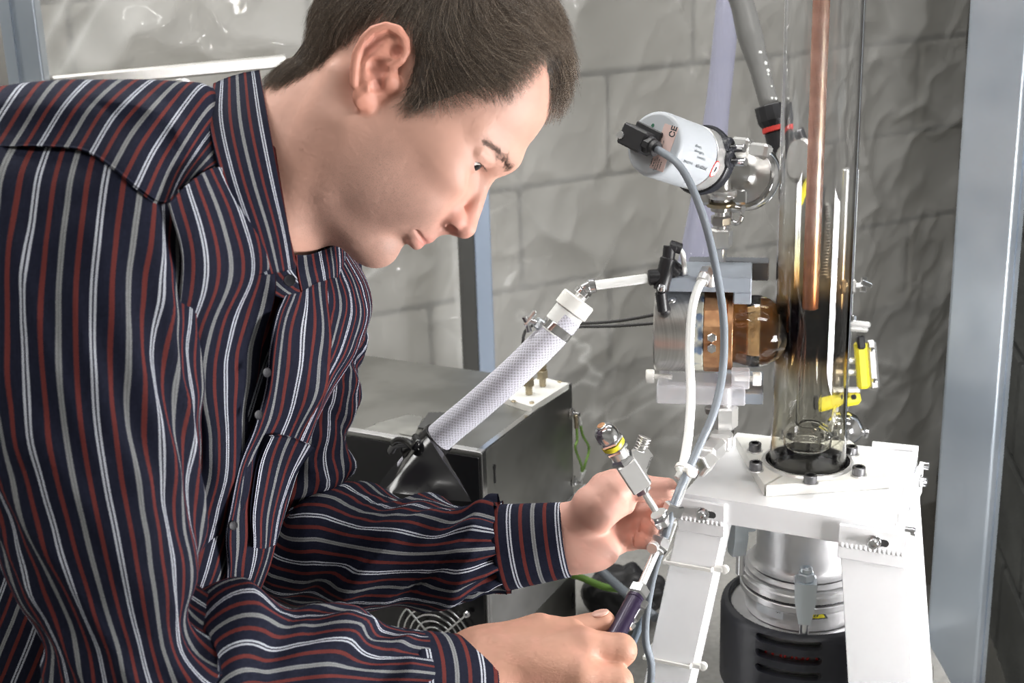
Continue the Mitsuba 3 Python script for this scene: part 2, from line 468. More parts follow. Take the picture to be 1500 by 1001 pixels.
post(697, 420, 2.30, 0.052, 0.03, math.radians(4), 0.0, 2.6, 'slim aluminium post with painted light and shade, rising behind the metal box')
post(1436, 500, 1.72, 0.050, 0.066, math.radians(55), 0.0, 2.6, 'wide bluish aluminium post at the right of the picture')
post(30, 60, 1.95, 0.058, 0.05, math.radians(8), 0.0, 2.6, 'blue grey aluminium post behind the shoulder at the left edge')
tp = at(-8, 60, 1.82)
solo('curtain_edge', bar((tp[0], tp[1], 0.3), (tp[0] - .002, tp[1], 2.6), 0.045, 0.01, b=.003), 'm_steel_dull', 'narrow steel strip at the left edge of the picture', 'strip')
ra_, rb_ = at(74, 122, 2.02), at(420, 108, 2.2); rb_[2] = ra_[2]
solo('frame_rail', bar(ra_, rb_, 0.014, 0.02, b=.003), 'm_steel_dull', 'pale horizontal rail of the enclosure behind the shoulder and collar', 'rail')
dr_ = F + (236 - 750) / FPX * R + (500.5 - 15) / FPX * U
db = CAM + dr_ * (((W0 + WNRM * .02 - CAM) @ WNRM) / (dr_ @ WNRM))
solo('dark_board', rbox(db, (.20, .012, .24), WDIR, WNRM, .003), 'm_board', 'dark grey board behind the plastic sheet at the upper left', 'board')
# work bench under everything
BZ = 0.81
bt = thing('work_bench', 'grey bench carrying the white stand and the metal box', 'bench')
part(bt, 'top', rbox((0.075, 1.70, BZ - 0.02), (0.89, 0.80, 0.04), b=0.004), 'm_bench')
for x in (-0.33, 0.48):
    for y in (1.34, 2.06):
        part(bt, 'leg', rbox((x, y, (BZ - 0.04) / 2), (0.05, 0.05, BZ - 0.04), b=0.003), 'm_steel_dull')
# ================================================================== the apparatus
def zaxis(xy, py):
    """Height at which the vertical through xy crosses the picture row py."""
    q = np.array([xy[0], xy[1], 0.0]) - CAM * [1, 1, 0]; k = (500.5 - py) / FPX
    return CAM[2] + (k * (q @ F) - q @ U) / (U[2] - k * F[2])


ZP = 1.157                                                   # top of the stand's plate
TC = onz(1183, 676, ZP + 0.012); TXY = TC[:2]
UP = np.array([0, 0, 1.0])


def tz(py): return zaxis(TXY, py)
def TA(z): return np.array([TXY[0], TXY[1], z])


# ------------------------------------------------------------------ white stand
stand = thing('stand', 'white painted three legged metal stand carrying the glass tube', 'stand')
pc = [onz(*q, ZP) for q in ((1080, 634), (1345, 662), (1319, 773), (1001, 723))]
ctr = np.mean(pc, 0)
part(stand, 'top_plate', minus(slab(pc, ZP - 0.006, ZP), cyl(TA(ZP - .03), TA(ZP + .03), 0.045)), 'm_white_paint', False)
for i in range(4):
    a, b = pc[i], pc[(i + 1) % 4]
    d = unit(b - a); n = np.cross(d, UP); n *= np.sign(n @ (a - ctr)); m = (a + b) / 2 - n * 0.0025
    part(stand, 'skirt', rbox((m[0], m[1], ZP - 0.0135), (np.linalg.norm(b - a), 0.005, 0.0262), d, n, .0008), 'm_white_paint', False)


def stand_leg(top, w, lean, facing, length, tab_up, lab=None):
    """Folded leg: a tab bolted to the skirt, a weld seam and a long slightly splayed channel."""
    f = unit(np.array([facing[0], facing[1], 0])); s = np.cross(UP, f)
    l = thing_leg = part(stand, 'leg', cat(
        bar(top - UP * .016, top - UP * .016 + lean * length, w, 0.004, f, .0008),
        *[bar(top - UP * .016 + s * e * (w / 2 - .002) - f * .017, top - UP * .016 + s * e * (w / 2 - .002) - f * .017 + lean * length, 0.004, 0.034, f, .0008) for e in (-1, 1)]), 'm_white_paint', False, label=lab)
    part(l, 'tab', rbox(top + f * .0045 + UP * (tab_up - .0175), (w + .002, .004, .036), s, f, .001), 'm_white_paint', False)
    weld = [lathe([(0, -.0035), (.0024, -.002), (.003, 0), (.0024, .002), (0, .0035)], top + f * .0055 - UP * .0165 + s * x, s, 10) for x in np.linspace(-w / 2 + .003, w / 2 - .003, int(w / .0045))]
    part(l, 'weld_seam', cat(*weld), 'm_white_paint', True)
    bolt = top + f * .0065 + UP * (tab_up - .012) + s * .002
    part(l, 'slot_plate', prism(Point(0, 0).buffer(.0036).union(Point(.012, 0).buffer(.0036)).union(sbox(0, -.0036, .012, .0036)), bolt - s * .002 - f * .0002, s, UP, .0005), 'm_dark_steel', False)
    part(l, 'bolt', lathe([(0, 0), (.0048, 0), (.005, .001), (.005, .007), (.0044, .0078), (.0026, .0078), (.0024, .0045), (0, .0045)], bolt, f, 20), 'm_chrome')
    part(l, 'washer', ring(bolt, f, .0068, .004, .0012, 20), 'm_chrome')
    return l


ra, rb2 = pc[1], pc[2]; rd = unit(rb2 - ra); rn = np.cross(UP, rd); rn *= np.sign(rn @ (ra - ctr))
part(stand, 'rim', rbox((ra + rb2) / 2 + UP * .002 - rn * .0025, (np.linalg.norm(rb2 - ra), .005, .004), rd, rn, .0006), 'm_white_paint', False)
part(stand, 'rim', rbox(pc[1] + unit(pc[0] - pc[1]) * .024 + UP * .003, (.048, .005, .006), unit(pc[0] - pc[1]), rn, .0006), 'm_white_paint', False)
part(stand, 'corner_tab', rbox(rb2 - rd * .014 + UP * .006 - rn * .001, (.028, .004, .016), rd, rn, .0006), 'm_white_paint', False)
for pb in (rb2 - rd * .012, ra + rd * .015):
    part(stand, 'side_bolt', cyl(pb + rn * .003 - UP * .009, pb + rn * .013 - UP * .009, .0045), 'm_chrome')
front = unit(np.cross(pc[2] - pc[3], UP)); front = front * np.sign(front @ -F); front[2] = 0; front = unit(front)
fs = np.cross(UP, front)
legL = onz(1030, 727, ZP) ; legR = onz(1281, 767, ZP)
lean = unit(np.array([0, 0, -1.0]) - fs * 0.0 + np.array([-0.20, -0.05, 0]))
stand_leg(legL - UP * 0.008, 0.047, lean, front, (ZP - BZ - 0.028) / -lean[2], 0.004, 'bluish shaded leg with cable ties')
lean2 = unit(np.array([0.085, -0.04, -1.0]))
stand_leg(legR - UP * 0.008, 0.063, lean2, front, (ZP - BZ - 0.028) / -lean2[2], 0.004, 'brightly lit leg')
legB = onz(1338, 684, ZP); side = unit(np.array([fs[0], fs[1], 0])); side = side * np.sign(side @ R)
lean3 = unit(np.array([0.13, 0.03, -1.0]))
stand_leg(legB - UP * 0.008, 0.05, lean3, side, (ZP - BZ - 0.028) / -lean3[2], 0.004, 'leg seen edge on at the right')
for py, wd in ((829, 0.049), (965, 0.049)):
    zz = zaxis(legL[:2] + lean[:2] * 0.1, py); k = (legL[2] - zz) / -lean[2]
    c = legL + lean * k
    s_ = fs * np.sign(fs @ R)
    tie = thing('cable_tie', 'white cable tie round the left leg of the stand, ' + ('the upper one' if py < 900 else 'the lower one near the bottom'), 'cable tie')
    part(tie, 'band', minus(rbox(c - front * .018, (wd + .003, .044, .004), s_, front, .0005), rbox(c - front * .018, (wd, .041, .02), s_, front, 0)), 'm_nylon', False)
    part(tie, 'head', cat(rbox(c + s_ * (wd / 2 + .006) - front * .004, (.012, .006, .007), s_, front, .0015), lathe([(0, 0), (.0042, 0), (.0045, .001), (.0045, .005), (0, .006)], c + s_ * (wd / 2 + .0125) - front * .007, front, 16)), 'm_nylon', 35)
knob = thing('clamp_knob', 'dark knob and steel rod low behind the right leg of the stand', 'clamp')
kp = at(1340, 975, 1.66)
part(knob, 'grip', lathe([(0, 0), (.014, .002), (.016, .008), (.012, .016), (0, .018)], kp, -F + R * .4, 20), 'm_black')
part(knob, 'rod', cyl(at(1354, 952, 1.67), at(1350, 1040, 1.67), .006), 'm_steel')
part(knob, 'jaw', rbox(at(1347, 985, 1.675), (.03, .014, .02), R, F, .002), 'm_steel_dull', False)

# ------------------------------------------------------------------ white plastic clamping plate, screws, base ring
ZN = ZP + 0.012
npl = [onz(*q, ZN) for q in ((1120, 712), (1303, 700), (1246, 646), (1078, 640))]
sq = Polygon([(p[0], p[1]) for p in npl])
cp = Point(TXY[0], TXY[1])
dirn = unit(np.array([npl[0][0] - TXY[0], npl[0][1] - TXY[1]]))
cutl = LineString([(TXY[0] - dirn[0] * .4, TXY[1] - dirn[1] * .4), (TXY[0] + dirn[0] * .4, TXY[1] + dirn[1] * .4)]).buffer(.0012)
pieces = [g for g in sq.difference(cutl).geoms if g.area > 1e-4]
cl = thing('clamping_plate', 'white plastic split clamping plate round the foot of the glass tube', 'plate')
for g in pieces:
    part(cl, 'half', prism(g.difference(cp.buffer(.0445, 32)), (0, 0, ZP + .0002), (1, 0, 0), (0, 1, 0), ZN - ZP), 'm_nylon', False)
part(cl, 'base_ring', lathe([(.043, 0), (.0475, 0), (.0475, .011), (.0455, .0135), (.043, .0135)], TA(ZP + .001), UP, 48), 'm_steel')
part(cl, 'seal_ring', lathe([(.0385, 0.0), (.0428, 0.0), (.0428, .011), (.0405, .0135), (.0385, .011)], TA(ZP + .001), UP, 48), 'm_black_gloss')
for q in ((1106, 656), (1107, 684), (1187, 703), (1258, 691), (1247, 661), (1150, 638)):
    p = onz(*q, ZN + .004); p[2] = ZN
    sc = part(cl, 'screw', lathe([(0, 0), (.0062, 0), (.0066, .0008), (.0066, .0088), (.0060, .0095), (.0038, .0095), (.0036, .004), (0, .004)], p, UP, 20), 'm_dark_steel')
    part(sc, 'washer', ring(p, UP, .0085, .0067, .0014, 20), 'm_steel')

# ------------------------------------------------------------------ the glass tube with its side bulb
ZT0 = ZP + 0.004
prof_o = [(.0365, 0), (.0385, .002), (.0390, .010), (.0386, .030), (.0378, .050), (.0374, .065), (.0374, .30), (.0374, 0.88)]
prof_i = [(.0360, 0.88), (.0360, .30), (.0360, .065), (.0364, .050), (.0372, .030), (.0376, .012), (.0365, .004), (.0355, 0)]
ZA = tz(487)                                                  # height of the side arm's axis
AX = unit(np.array([-math.cos(math.radians(10)), math.sin(math.radians(10)), 0]))     # along the side arm, to the left
A0 = TA(ZA)


def revolve2d(profile, n):
    return lathe(profile, (0, 0, 0), UP, n)


NT = 72
outer = lathe([(0, 0)] + [(r, h) for r, h in prof_o] + [(0, .88)], TA(ZT0), UP, NT)
inner = lathe([(0, -.001)] + [(prof_i[-1][0], -.001)] + [(r, h) for r, h in prof_i[::-1]] + [(.0360, .881), (0, .881)], TA(ZT0), UP, NT)
arm_o = lathe([(0, 0), (.0265, 0), (.0275, .030), (.0300, .036), (.0345, .043), (.0368, .051), (.0372, .058), (.0360, .066), (.0338, .073), (.0325, .0795), (0, .0795)], A0, AX, 56)
arm_i = lathe([(0, 0), (.0251, 0), (.0261, .030), (.0286, .0365), (.0331, .0437), (.0354, .0514), (.0358, .058), (.0346, .0656), (.0324, .0725), (.0311, .080), (0, .080)], A0, AX, 56)
G = (manifold(outer) + manifold(arm_o)) - (manifold(inner) + manifold(arm_i))
gl = thing('glass_tube', 'tall clear glass tube with a side bulb, standing on the white stand', 'glass tube')
part(gl, 'body', unmanifold(G), 'm_glass', 40)

ZD = tz(479)                                                   # middle of the dark band


def soot(p, n, uv):
    a = (p[0] - float(A0[0])) * float(AX[0]) + (p[1] - float(A0[1])) * float(AX[1])
    nz = mikit.fbm(p[0] * 38, p[1] * 38, p[2] * 30, 4) - 0.5
    h = p[2] - float(ZD) + nz * 0.018
    side = dr.clip(a / 0.0374, -1, 1)
    band = mikit.smoothstep(0.036, 0.012, h) * mikit.smoothstep(-0.034, -0.016, h)
    amber = mikit.smoothstep(0.115, 0.02, h + nz * 0.05) * mikit.smoothstep(-0.065, -0.028, h)
    inarm = mikit.smoothstep(0.030, 0.042, a)
    band = band * (1 - inarm * 0.92); amber = dr.maximum(amber, inarm * 0.95)
    lowtint = mikit.mix((0.985, 0.985, 0.96), (0.94, 0.93, 0.86), mikit.smoothstep(0.0, -0.09, h))
    amb = mikit.mix((0.85, 0.70, 0.46), (0.64, 0.46, 0.27), mikit.smoothstep(0.3, 0.7, mikit.fbm(p[0] * 60, p[1] * 60, p[2] * 50, 3)))
    c = lowtint * (1 - amber) + amb * amber
    c = c * (1 - inarm * 0.8) + c * mi.Color3f(0.86, 0.62, 0.38) * (inarm * 0.8)
    return c * (1 - band) + mi.Color3f(0.012, 0.008, 0.008) * band


scene['m_soot'] = {'type': 'thindielectric', 'int_ior': 1.04, 'specular_transmittance': mikit.proc(soot), 'specular_reflectance': rgb(0.35, 0.28, 0.2)}
f_o = lathe([(0, .014)] + [(r - .0002, h) for r, h in ((.0375, .0142), (.0371, .030), (.0363, .050), (.0359, .065), (.0359, .275))] + [(0, .275)], TA(ZT0), UP, NT)
f_i = lathe([(0, 0), (.0249, 0), (.0259, .030), (.0284, .0366), (.0329, .0438), (.0352, .0515), (.0356, .058), (.0344, .0655), (.0322, .0724), (.0309, .0798), (0, .0798)], A0, AX, 56)
fm = unmanifold(manifold(f_o) + manifold(f_i)); tri = fm.triangles_center
keep = ~((np.abs(fm.face_normals[:, 2]) > .99) & ((tri[:, 2] > ZT0 + .27) | (tri[:, 2] < ZT0 + .0145))) & ~(fm.face_normals @ AX > .99)
fm = trimesh.Trimesh(fm.vertices, fm.faces[keep], process=False)
part(gl, 'soot_film', fm, 'm_soot', 40, label='amber and black deposit on the inside of the glass')
part(gl, 'dark_bottom', lathe([(0, 0), (.0350, 0), (.0350, .003), (0, .003)], TA(ZT0 - .001), UP, 40), 'm_black_gloss')
cz0 = tz(452)
solo('copper_rod', cyl(TA(cz0) + R * -.003, TA(ZT0 + .86) + R * -.003, .0079, n=28), 'm_copper', 'copper rod hanging down inside the glass tube', 'rod')
inn = minus(cyl(TA(tz(622)) + R * -.001, TA(cz0 - .004) + R * -.001, .0125, n=36, ch=.001), cyl(TA(tz(622) - .01), TA(cz0 + .01), .0105, n=36, ch=0))
solo('inner_glass_tube', inn, 'm_glass', 'narrow clear glass tube inside the wide tube, below the copper rod', 'glass tube')
bellz = tz(622)
solo('glass_cup', minus(lathe([(0, 0), (.018, .0), (.024, .005), (.025, .016), (.020, .024), (.0128, .0275), (0, .0275)], TA(bellz - .026) + R * -.001, UP, 40), lathe([(0, .002), (.017, .002), (.022, .007), (.023, .015), (.018, .022), (.0108, .0255), (.0108, .03), (0, .03)], TA(bellz - .026) + R * -.001, UP, 40)), 'm_glass', 'small upturned glass cup inside the foot of the wide tube', 'cup')

# ------------------------------------------------------------------ side flange: copper, window, steel
fl = thing('side_flange', 'round steel and copper flange closing the side bulb of the glass tube', 'flange')


def SA(h, dr_=0.0, dz=0.0): return A0 + AX * (h - .0285) + UP * dz + np.cross(AX, UP) * dr_


part(fl, 'collar', ring(SA(.107), AX, .0395, .0306, .006, 56), 'm_copper_flange')
part(fl, 'collar', ring(SA(.1132), AX, .0435, .03, .0045, 56), 'm_copper_flange')
part(fl, 'copper_ring', lathe([(.028, 0), (.041, 0), (.042, .001), (.042, .017), (.041, .018), (.028, .018), (.028, 0)], SA(.1178), AX, 16), 'm_copper_flange', 20, label='many sided copper ring')
for dz in (.006, -.005):
    b = SA(.127, .0, dz); o = -np.cross(AX, UP); o = o * np.sign(o @ -F)
    bp = b + o * .0415
    k = part(fl, 'bolt', hexnut(bp, bp + o * .004, .0085, hint=AX), 'm_chrome', False)
    part(k, 'stud', cyl(bp + o * .004, bp + o * .007, .0022), 'm_chrome')


def window_tint(p, n, uv):
    v = mikit.fbm(p[0] * 70, p[1] * 70, p[2] * 60, 3)
    return mikit.mix(mikit.mix((0.26, 0.23, 0.17), (0.42, 0.42, 0.36), mikit.smoothstep(.35, .5, v)), (0.10, 0.14, 0.21), mikit.smoothstep(.55, .7, v))


plain('m_window', mikit.proc(window_tint), 0.18)
part(fl, 'window_ring', ring(SA(.136), AX, .0415, .02, .0125, 56), 'm_window', label='stained glass window ring')


def brushed(p, n, uv):
    return mikit.mix((0.50, 0.49, 0.47), (0.68, 0.67, 0.65), mikit.noise(p[0] * 900 + p[1] * 300, p[1] * 20, p[2] * 15))


plain('m_brushed', mikit.proc(brushed), 0.3, 1.0)
part(fl, 'steel_ring', lathe([(0, 0), (.0415, 0), (.0425, .0012), (.0425, .035), (.0412, .0365), (0, .0365)], SA(.1487), AX, 64), 'm_brushed')

# ------------------------------------------------------------------ grey block over the flange, acrylic cradle under it
UA = unit(np.array([-AX[0], -AX[1], 0])); UB = np.cross(UP, UA)           # along the arm to the right; away from the camera
if UB @ F < 0: UB = -UB
gb = thing('grey_block', 'grey painted metal block lying over the copper flange', 'block')
gp = Polygon([(-.062, 0), (.0665, 0), (.0665, .020), (.0665, -.0265), (.043, -.0265), (.043, 0)]).buffer(0)
gz = .048
part(gb, 'bridge', rbox(A0 - UA * .108 + UP * (gz + .0065) + UB * .006, (.094, .060, .0155), UA, UB, .0012), 'm_grey_block', False)
part(gb, 'cheek', rbox(A0 - UA * .070 + UP * (gz - .007) - UB * .013, (.018, .022, .0125), UA, UB, .0012), 'm_grey_block', False)
part(gb, 'back_rail', rbox(A0 - UA * .085 + UP * (gz + .002) + UB * .055, (.082, .02, .020), UA, UB, .0012), 'm_grey_block_dark', False)
cr = thing('acrylic_cradle', 'clear acrylic cradle with white nylon screws under the side flange', 'cradle')
cz = -.046
part(cr, 'tray', minus(rbox(A0 - UA * .109 + UP * (cz - .010) - UB * .010, (.088, .062, .020), UA, UB, .0012), rbox(A0 - UA * .109 + UP * (cz + .002) - UB * .004, (.068, .052, .019), UA, UB, 0)), 'm_acrylic', False)
part(cr, 'post', rbox(A0 - UA * .070 + UP * (cz + .006) - UB * .031, (.018, .013, .019), UA, UB, .001), 'm_acrylic', False)
part(cr, 'post', rbox(A0 - UA * .148 + UP * (cz + .006) + UB * .012, (.012, .013, .016), UA, UB, .001), 'm_acrylic', False)
part(cr, 'under_block', rbox(A0 - UA * .072 + UP * (cz - .0225) + UB * .022, (.050, .07, .012), UA, UB, .001), 'm_grey_block', False)
for p, d in ((A0 - UA * .151 + UP * (cz + .001) - UB * .018, -UA), (A0 - UA * .064 + UP * (cz + .004) - UB * .026, UA)):
    s = part(cr, 'nylon_screw', lathe([(0, -.012), (.0028, -.012), (.0028, .006), (.0066, .006), (.0070, .007), (.0070, .0135), (.006, .0145), (0, .0145)], p, d, 20), 'm_nylon')

# ------------------------------------------------------------------ vacuum gauge, tee and clamps
g0 = at(957, 210, 1.335)
ga = unit(0.63 * R - 0.085 * U + 0.77 * F)                    # from the cap's face backwards
gx, gy, gz_ = frame(ga, UP)                                   # gx to the side, gy up
gx = gx * np.sign(gx @ R); gy = np.cross(ga, gx); gy = gy * np.sign(gy @ U)
ga_ = ga
va = thing('vacuum_gauge', 'white cylindrical vacuum gauge with black connector, beside the glass tube', 'gauge')
CR = .0315
part(va, 'cap', lathe([(0, 0), (.0265, 0), (.0292, .0009), (.0308, .003), (CR, .0065), (CR, .062), (.0311, .0635), (0, .0635)], g0, ga, 64), 'm_cap', 50, label='white cap with printed face')
part(va, 'seam', cyl(g0 + ga * .0635, g0 + ga * .065, .0303, n=64, ch=.0002), 'm_black')
part(va, 'steel_band', cyl(g0 + ga * .065, g0 + ga * .0815, .0314, n=64, ch=.0006), 'm_steel')
part(va, 'green_lamp', cyl(g0 - ga * .0004 + gy * .0165 - gx * .0045, g0 + ga * .001 + gy * .0165 - gx * .0045, .0018, n=16, ch=.0002), 'm_green_dot', label='dark green indicator dot')


def facepoly(pts, o, X, Y, th): return prism(Polygon(pts).buffer(-.001).buffer(.001), o, X, Y, th)


# face frame as seen from outside: FX to the right, FY up
FX_, FY_ = gx, gy
if np.cross(FX_, FY_) @ ga > 0: FX_ = -FX_
rot = math.radians(-14)
LX = FX_ * math.cos(rot) + FY_ * math.sin(rot); LY = -FX_ * math.sin(rot) + FY_ * math.cos(rot)
if (LX @ R) < 0: LX, LY = -LX, -LY
out = np.cross(LX, LY)
if out @ ga > 0: out = -out
fo = g0 - ga * .0002


def on_face(px, py):
    d = F + (px - 750) / FPX * R + (500.5 - py) / FPX * U
    return CAM + d * (((fo - CAM) @ ga) / (d @ ga))


la, lb = on_face(984, 184), on_face(961, 249)
lab_c = (la + lb) / 2
ly_ = unit(la - lb); lx_ = unit(np.cross(ly_, -ga))
mk = part(va, 'rating_label', rbox(lab_c, (.0165, np.linalg.norm(la - lb) * 1.0, .0004), lx_, ly_, .0001), 'm_label_pink', False, label='pinkish rating label with black print')
tc = on_face(986, 193) - ga * .0003
part(mk, 'print', lettering('CE', tc, ly_, -lx_, .0062, .0002, True), 'm_print', False)
for i in range(5):
    yb = on_face(975 - 4 * (i % 1), 222)
for k_, (txt, f1) in enumerate((('Type No', .0), ('Serial No', .18), ('Output 0-10V', .36), ('Supply 24V', .54), ('Made in', .72))):
    c = on_face(961, 240) - ga * .0003 + lx_ * (-.0052 + .0026 * k_)
    part(mk, 'print', lettering(txt, c, ly_, -lx_, .0014, .0002, True), 'm_print', False)
for txt, c in (('VACUUM', on_face(971, 212)), ('TRANSMITTER', on_face(968, 208))):
    part(mk, 'print', lettering(txt, c - ga * .0003, ly_, -lx_, .0012, .0002), 'm_print', False)


def on_side(text, px, py, h, bold=False, italic=0.0, mat='m_print_grey', flip=True):
    """Printing around the cap, upside down as the gauge is mounted."""
    d = F + (px - 750) / FPX * R + (500.5 - py) / FPX * U
    oc = CAM - g0; dd = d - (d @ ga) * ga; o2 = oc - (oc @ ga) * ga
    A_, B_, C_ = dd @ dd, 2 * dd @ o2, o2 @ o2 - (CR + .0001) ** 2
    tt = (-B_ - math.sqrt(max(0, B_ * B_ - 4 * A_ * C_))) / (2 * A_)
    P = CAM + d * tt; n = P - g0; h_ax = n @ ga; n = unit(n - h_ax * ga)
    # reading direction along the axis backwards to front (text is upside down)
    m = meshkit.text_mesh(text, h, .0002, bold); c = m.bounds.mean(0); c[2] = 0; m.apply_translation(-c)
    V = m.vertices.copy()
    X = -ga
    Yd = np.cross(n, X)
    ang = V[:, 1] / CR
    Pn = np.cos(ang)[:, None] * n + np.sin(ang)[:, None] * Yd
    m.vertices = g0 + ga * h_ax + V[:, :1] * X + Pn * (CR + .0001 + V[:, 2:3])
    return m


pr_ = part(va, 'print', on_side('Compact', 1027, 232, .0026), 'm_print_grey', False)
part(va, 'print', on_side('FullRange', 1024, 223, .0026), 'm_print_grey', False)
part(va, 'print', on_side('Gauge', 1023, 215, .0026), 'm_print_grey', False)
part(va, 'print', on_side('PFEIFFER', 1027, 245, .0030, True), 'm_print', False)
part(va, 'print', on_side('VACUUM', 1008, 238, .0026), 'm_print_grey', False)


def band_patch(px, py, w, h, mat, key, r, off=.0002, lab=None, shape=None):
    d = F + (px - 750) / FPX * R + (500.5 - py) / FPX * U
    oc = CAM - g0; dd = d - (d @ ga) * ga; o2 = oc - (oc @ ga) * ga
    A_, B_, C_ = dd @ dd, 2 * dd @ o2, o2 @ o2 - r ** 2
    tt = (-B_ - math.sqrt(max(0, B_ * B_ - 4 * A_ * C_))) / (2 * A_)
    P = CAM + d * tt; n = P - g0; h_ax = n @ ga; n = unit(n - h_ax * ga); Yd = np.cross(n, -ga)
    m = lathe([(0, .0), (w, 0), (w, .0004), (0, .0004)], (0, 0, 0), UP, 28); m.vertices[:, 1] *= h / w
    V = m.vertices; ang = V[:, 1] / r
    m.vertices = g0 + ga * h_ax - V[:, :1] * ga + (np.cos(ang)[:, None] * n + np.sin(ang)[:, None] * Yd) * (r + off + V[:, 2:3])
    return part(va, key, m, mat, 35, label=lab)


band_patch(1047, 248, .0052, .0085, 'm_red', 'warning_mark', .0314, .0002, 'red rimmed oval warning mark')
band_patch(1047, 248, .0043, .0074, 'm_white_paint', 'warning_mark', .0314, .0004)
band_patch(1047, 248, .0014, .0030, 'm_print', 'warning_mark', .0314, .0006)
# black clamp half behind the band
part(va, 'clamp', lathe([(.02, 0), (.0335, 0), (.035, .004), (.033, .012), (.026, .015), (.02, .015), (.02, 0)], g0 + ga * .082, ga, 48), 'm_black_metal')
for ang in (-.15, .62):
    dvec = -gx * 0 + (gx * math.cos(ang) + gy * math.sin(ang))
    toward = unit(-F - (-F @ ga) * ga)
    v = unit(toward * math.cos(ang) + gx * 0.9 + gy * (0.35 - .75 * (ang > 0) * -1 - .35))
    o = g0 + ga * .086 + unit(gx * 1.0 + gy * (.10 if ang < 0 else .62) ) * .031
    k = part(va, 'clamp_lug', cyl(o - toward * .008, o + toward * .004, .0088, n=24, ch=.0015), 'm_black_metal')
    part(k, 'screw', cyl(o + toward * .004, o + toward * .0046, .0036, n=18, ch=.0003), 'm_black_gloss')
    part(k, 'steel_nut', cyl(o + ga * .006 + gx * .008 - toward * .004, o + ga * .006 + gx * .008 + toward * .008, .0042, n=16, ch=.0008), 'm_chrome')
# connector on the face
cc = on_face(942, 207)
cxd = unit(on_face(972, 222) - on_face(925, 198)); cyd = np.cross(cxd, -ga)
kc = part(va, 'connector', rbox(cc - ga * .010, (.030, .021, .020), cxd, cyd, .002), 'm_black', False, label='black square plug')
part(kc, 'flange', rbox(on_face(947, 203) - ga * .002, (.032, .023, .004), cxd, cyd, .001), 'm_black', False)
part(kc, 'screw', lathe([(0, 0), (.0036, 0), (.0038, .0008), (.0034, .0016), (0, .0016)], on_face(927, 204) - ga * .020, -ga, 20), 'm_chrome')
gland0 = cc - ga * .011 + cxd * .013
part(kc, 'gland', cat(cyl(gland0, gland0 + cxd * .008, .0088, n=10), cyl(gland0 + cxd * .0078, gland0 + cxd * .013, .0076, n=24)), 'm_black')
cab = [gland0 + cxd * .010, gland0 + cxd * .020 - ga * .001, at(992, 239, 1.285), at(1013, 273, 1.272), at(1034, 330, 1.262), at(1050, 400, 1.258), at(1060, 470, 1.256),
       at(1059, 540, 1.25), at(1047, 600, 1.235), at(1026, 650, 1.225), at(1008, 690, 1.215), at(990, 732, 1.205), at(973, 790, 1.21), at(957, 842, 1.25), at(947, 900, 1.28), at(946, 940, 1.30), at(954, 975, 1.31), at(950, 1020, 1.33), at(935, 1080, 1.36)]
solo('gauge_cable', sweep(cab, .0036, 14, 8), 'm_cable', 'blue grey cable hanging in a long arc from the vacuum gauge', 'cable', smooth=True)
# tee piece
tee = thing('tee_fitting', 'steel vacuum tee between the gauge and the ring clamp', 'fitting')
t1 = g0 + ga * .094; t2 = g0 + ga * .165
part(tee, 'run', cyl(t1, t2, .0155, n=40, ch=.0004), 'm_steel_dull')
part(tee, 'flange', lathe([(0, 0), (.026, 0), (.028, .002), (.028, .004), (.0155, .009), (0, .009)], t1 + ga * .0, ga, 40), 'm_steel')
tc0 = t1 + ga * .030
part(tee, 'branch', cyl(tc0, tc0 - UP * .045, .0105, n=32, ch=.0004), 'm_steel_dull')
rc = thing('ring_clamp', 'steel ring clamp with wing screw at the right end of the tee', 'clamp')
part(rc, 'cone', lathe([(.0150, -.030), (.0150, -.016), (.021, -.006), (.0300, 0), (.0300, .004), (.015, .004), (.015, -.030)], t2 + ga * .004, ga, 48), 'm_steel_dull')
part(rc, 'band', lathe([(.028, 0), (.034, 0), (.0355, .003), (.0355, .010), (.034, .013), (.028, .013), (.028, 0)], t2 + ga * .006, ga, 48), 'm_chrome')
part(rc, 'lug', rbox(t2 + ga * .008 + gy * .031 - gx * .012, (.022, .014, .016), gx, gy, .003), 'm_steel', False)
part(rc, 'lug', rbox(t2 + ga * .006 + gy * .026 + gx * .012, (.022, .016, .016), gx, gy, .003), 'm_steel', False)
part(rc, 'wing_screw', sweep([t2 - gy * .030 + ga * .006, t2 - gy * .040 - gx * .004, t2 - gy * .049 - gx * .001, t2 - gy * .050 + gx * .007, t2 - gy * .042 + gx * .010], .0026, 10), 'm_chrome', True)
part(rc, 'pivot', cyl(t2 - gy * .036 - gx * .006, t2 - gy * .036 + gx * .010, .0045), 'm_chrome')
# lower clamp and stacked nuts down to the grey block
nx = tc0[:2]


def NZ(py): return np.array([nx[0], nx[1], zaxis(nx, py)])


sm = thing('small_clamp', 'small steel clamp on the downward branch of the tee', 'clamp')
part(sm, 'ring', lathe([(.009, 0), (.0150, 0), (.0165, .003), (.0165, .005), (.0150, .008), (.009, .008), (.009, 0)], NZ(289), UP, 36), 'm_steel')
part(sm, 'ring', lathe([(.009, 0), (.0145, 0), (.0155, .002), (.0155, .004), (.009, .006), (.009, 0)], NZ(302), UP, 36), 'm_brass')
for s in (-1, 1):
    part(sm, 'lug', rbox(NZ(291) + R * s * .0185 + UP * .001, (.014, .012, .015), R, F, .002), 'm_chrome' if s > 0 else 'm_steel_dull', False)
vn = thing('compression_fitting', 'steel nut stack between the tee and the grey block', 'fitting')
part(vn, 'neck', cyl(NZ(385), NZ(300), .0062), 'm_steel')
part(vn, 'nut', hexnut(NZ(330), NZ(316), .0185), 'm_steel_dull', False)
part(vn, 'nut', hexnut(NZ(363), NZ(334), .0215, hint=(.8, .5, 0)), 'm_steel', False)
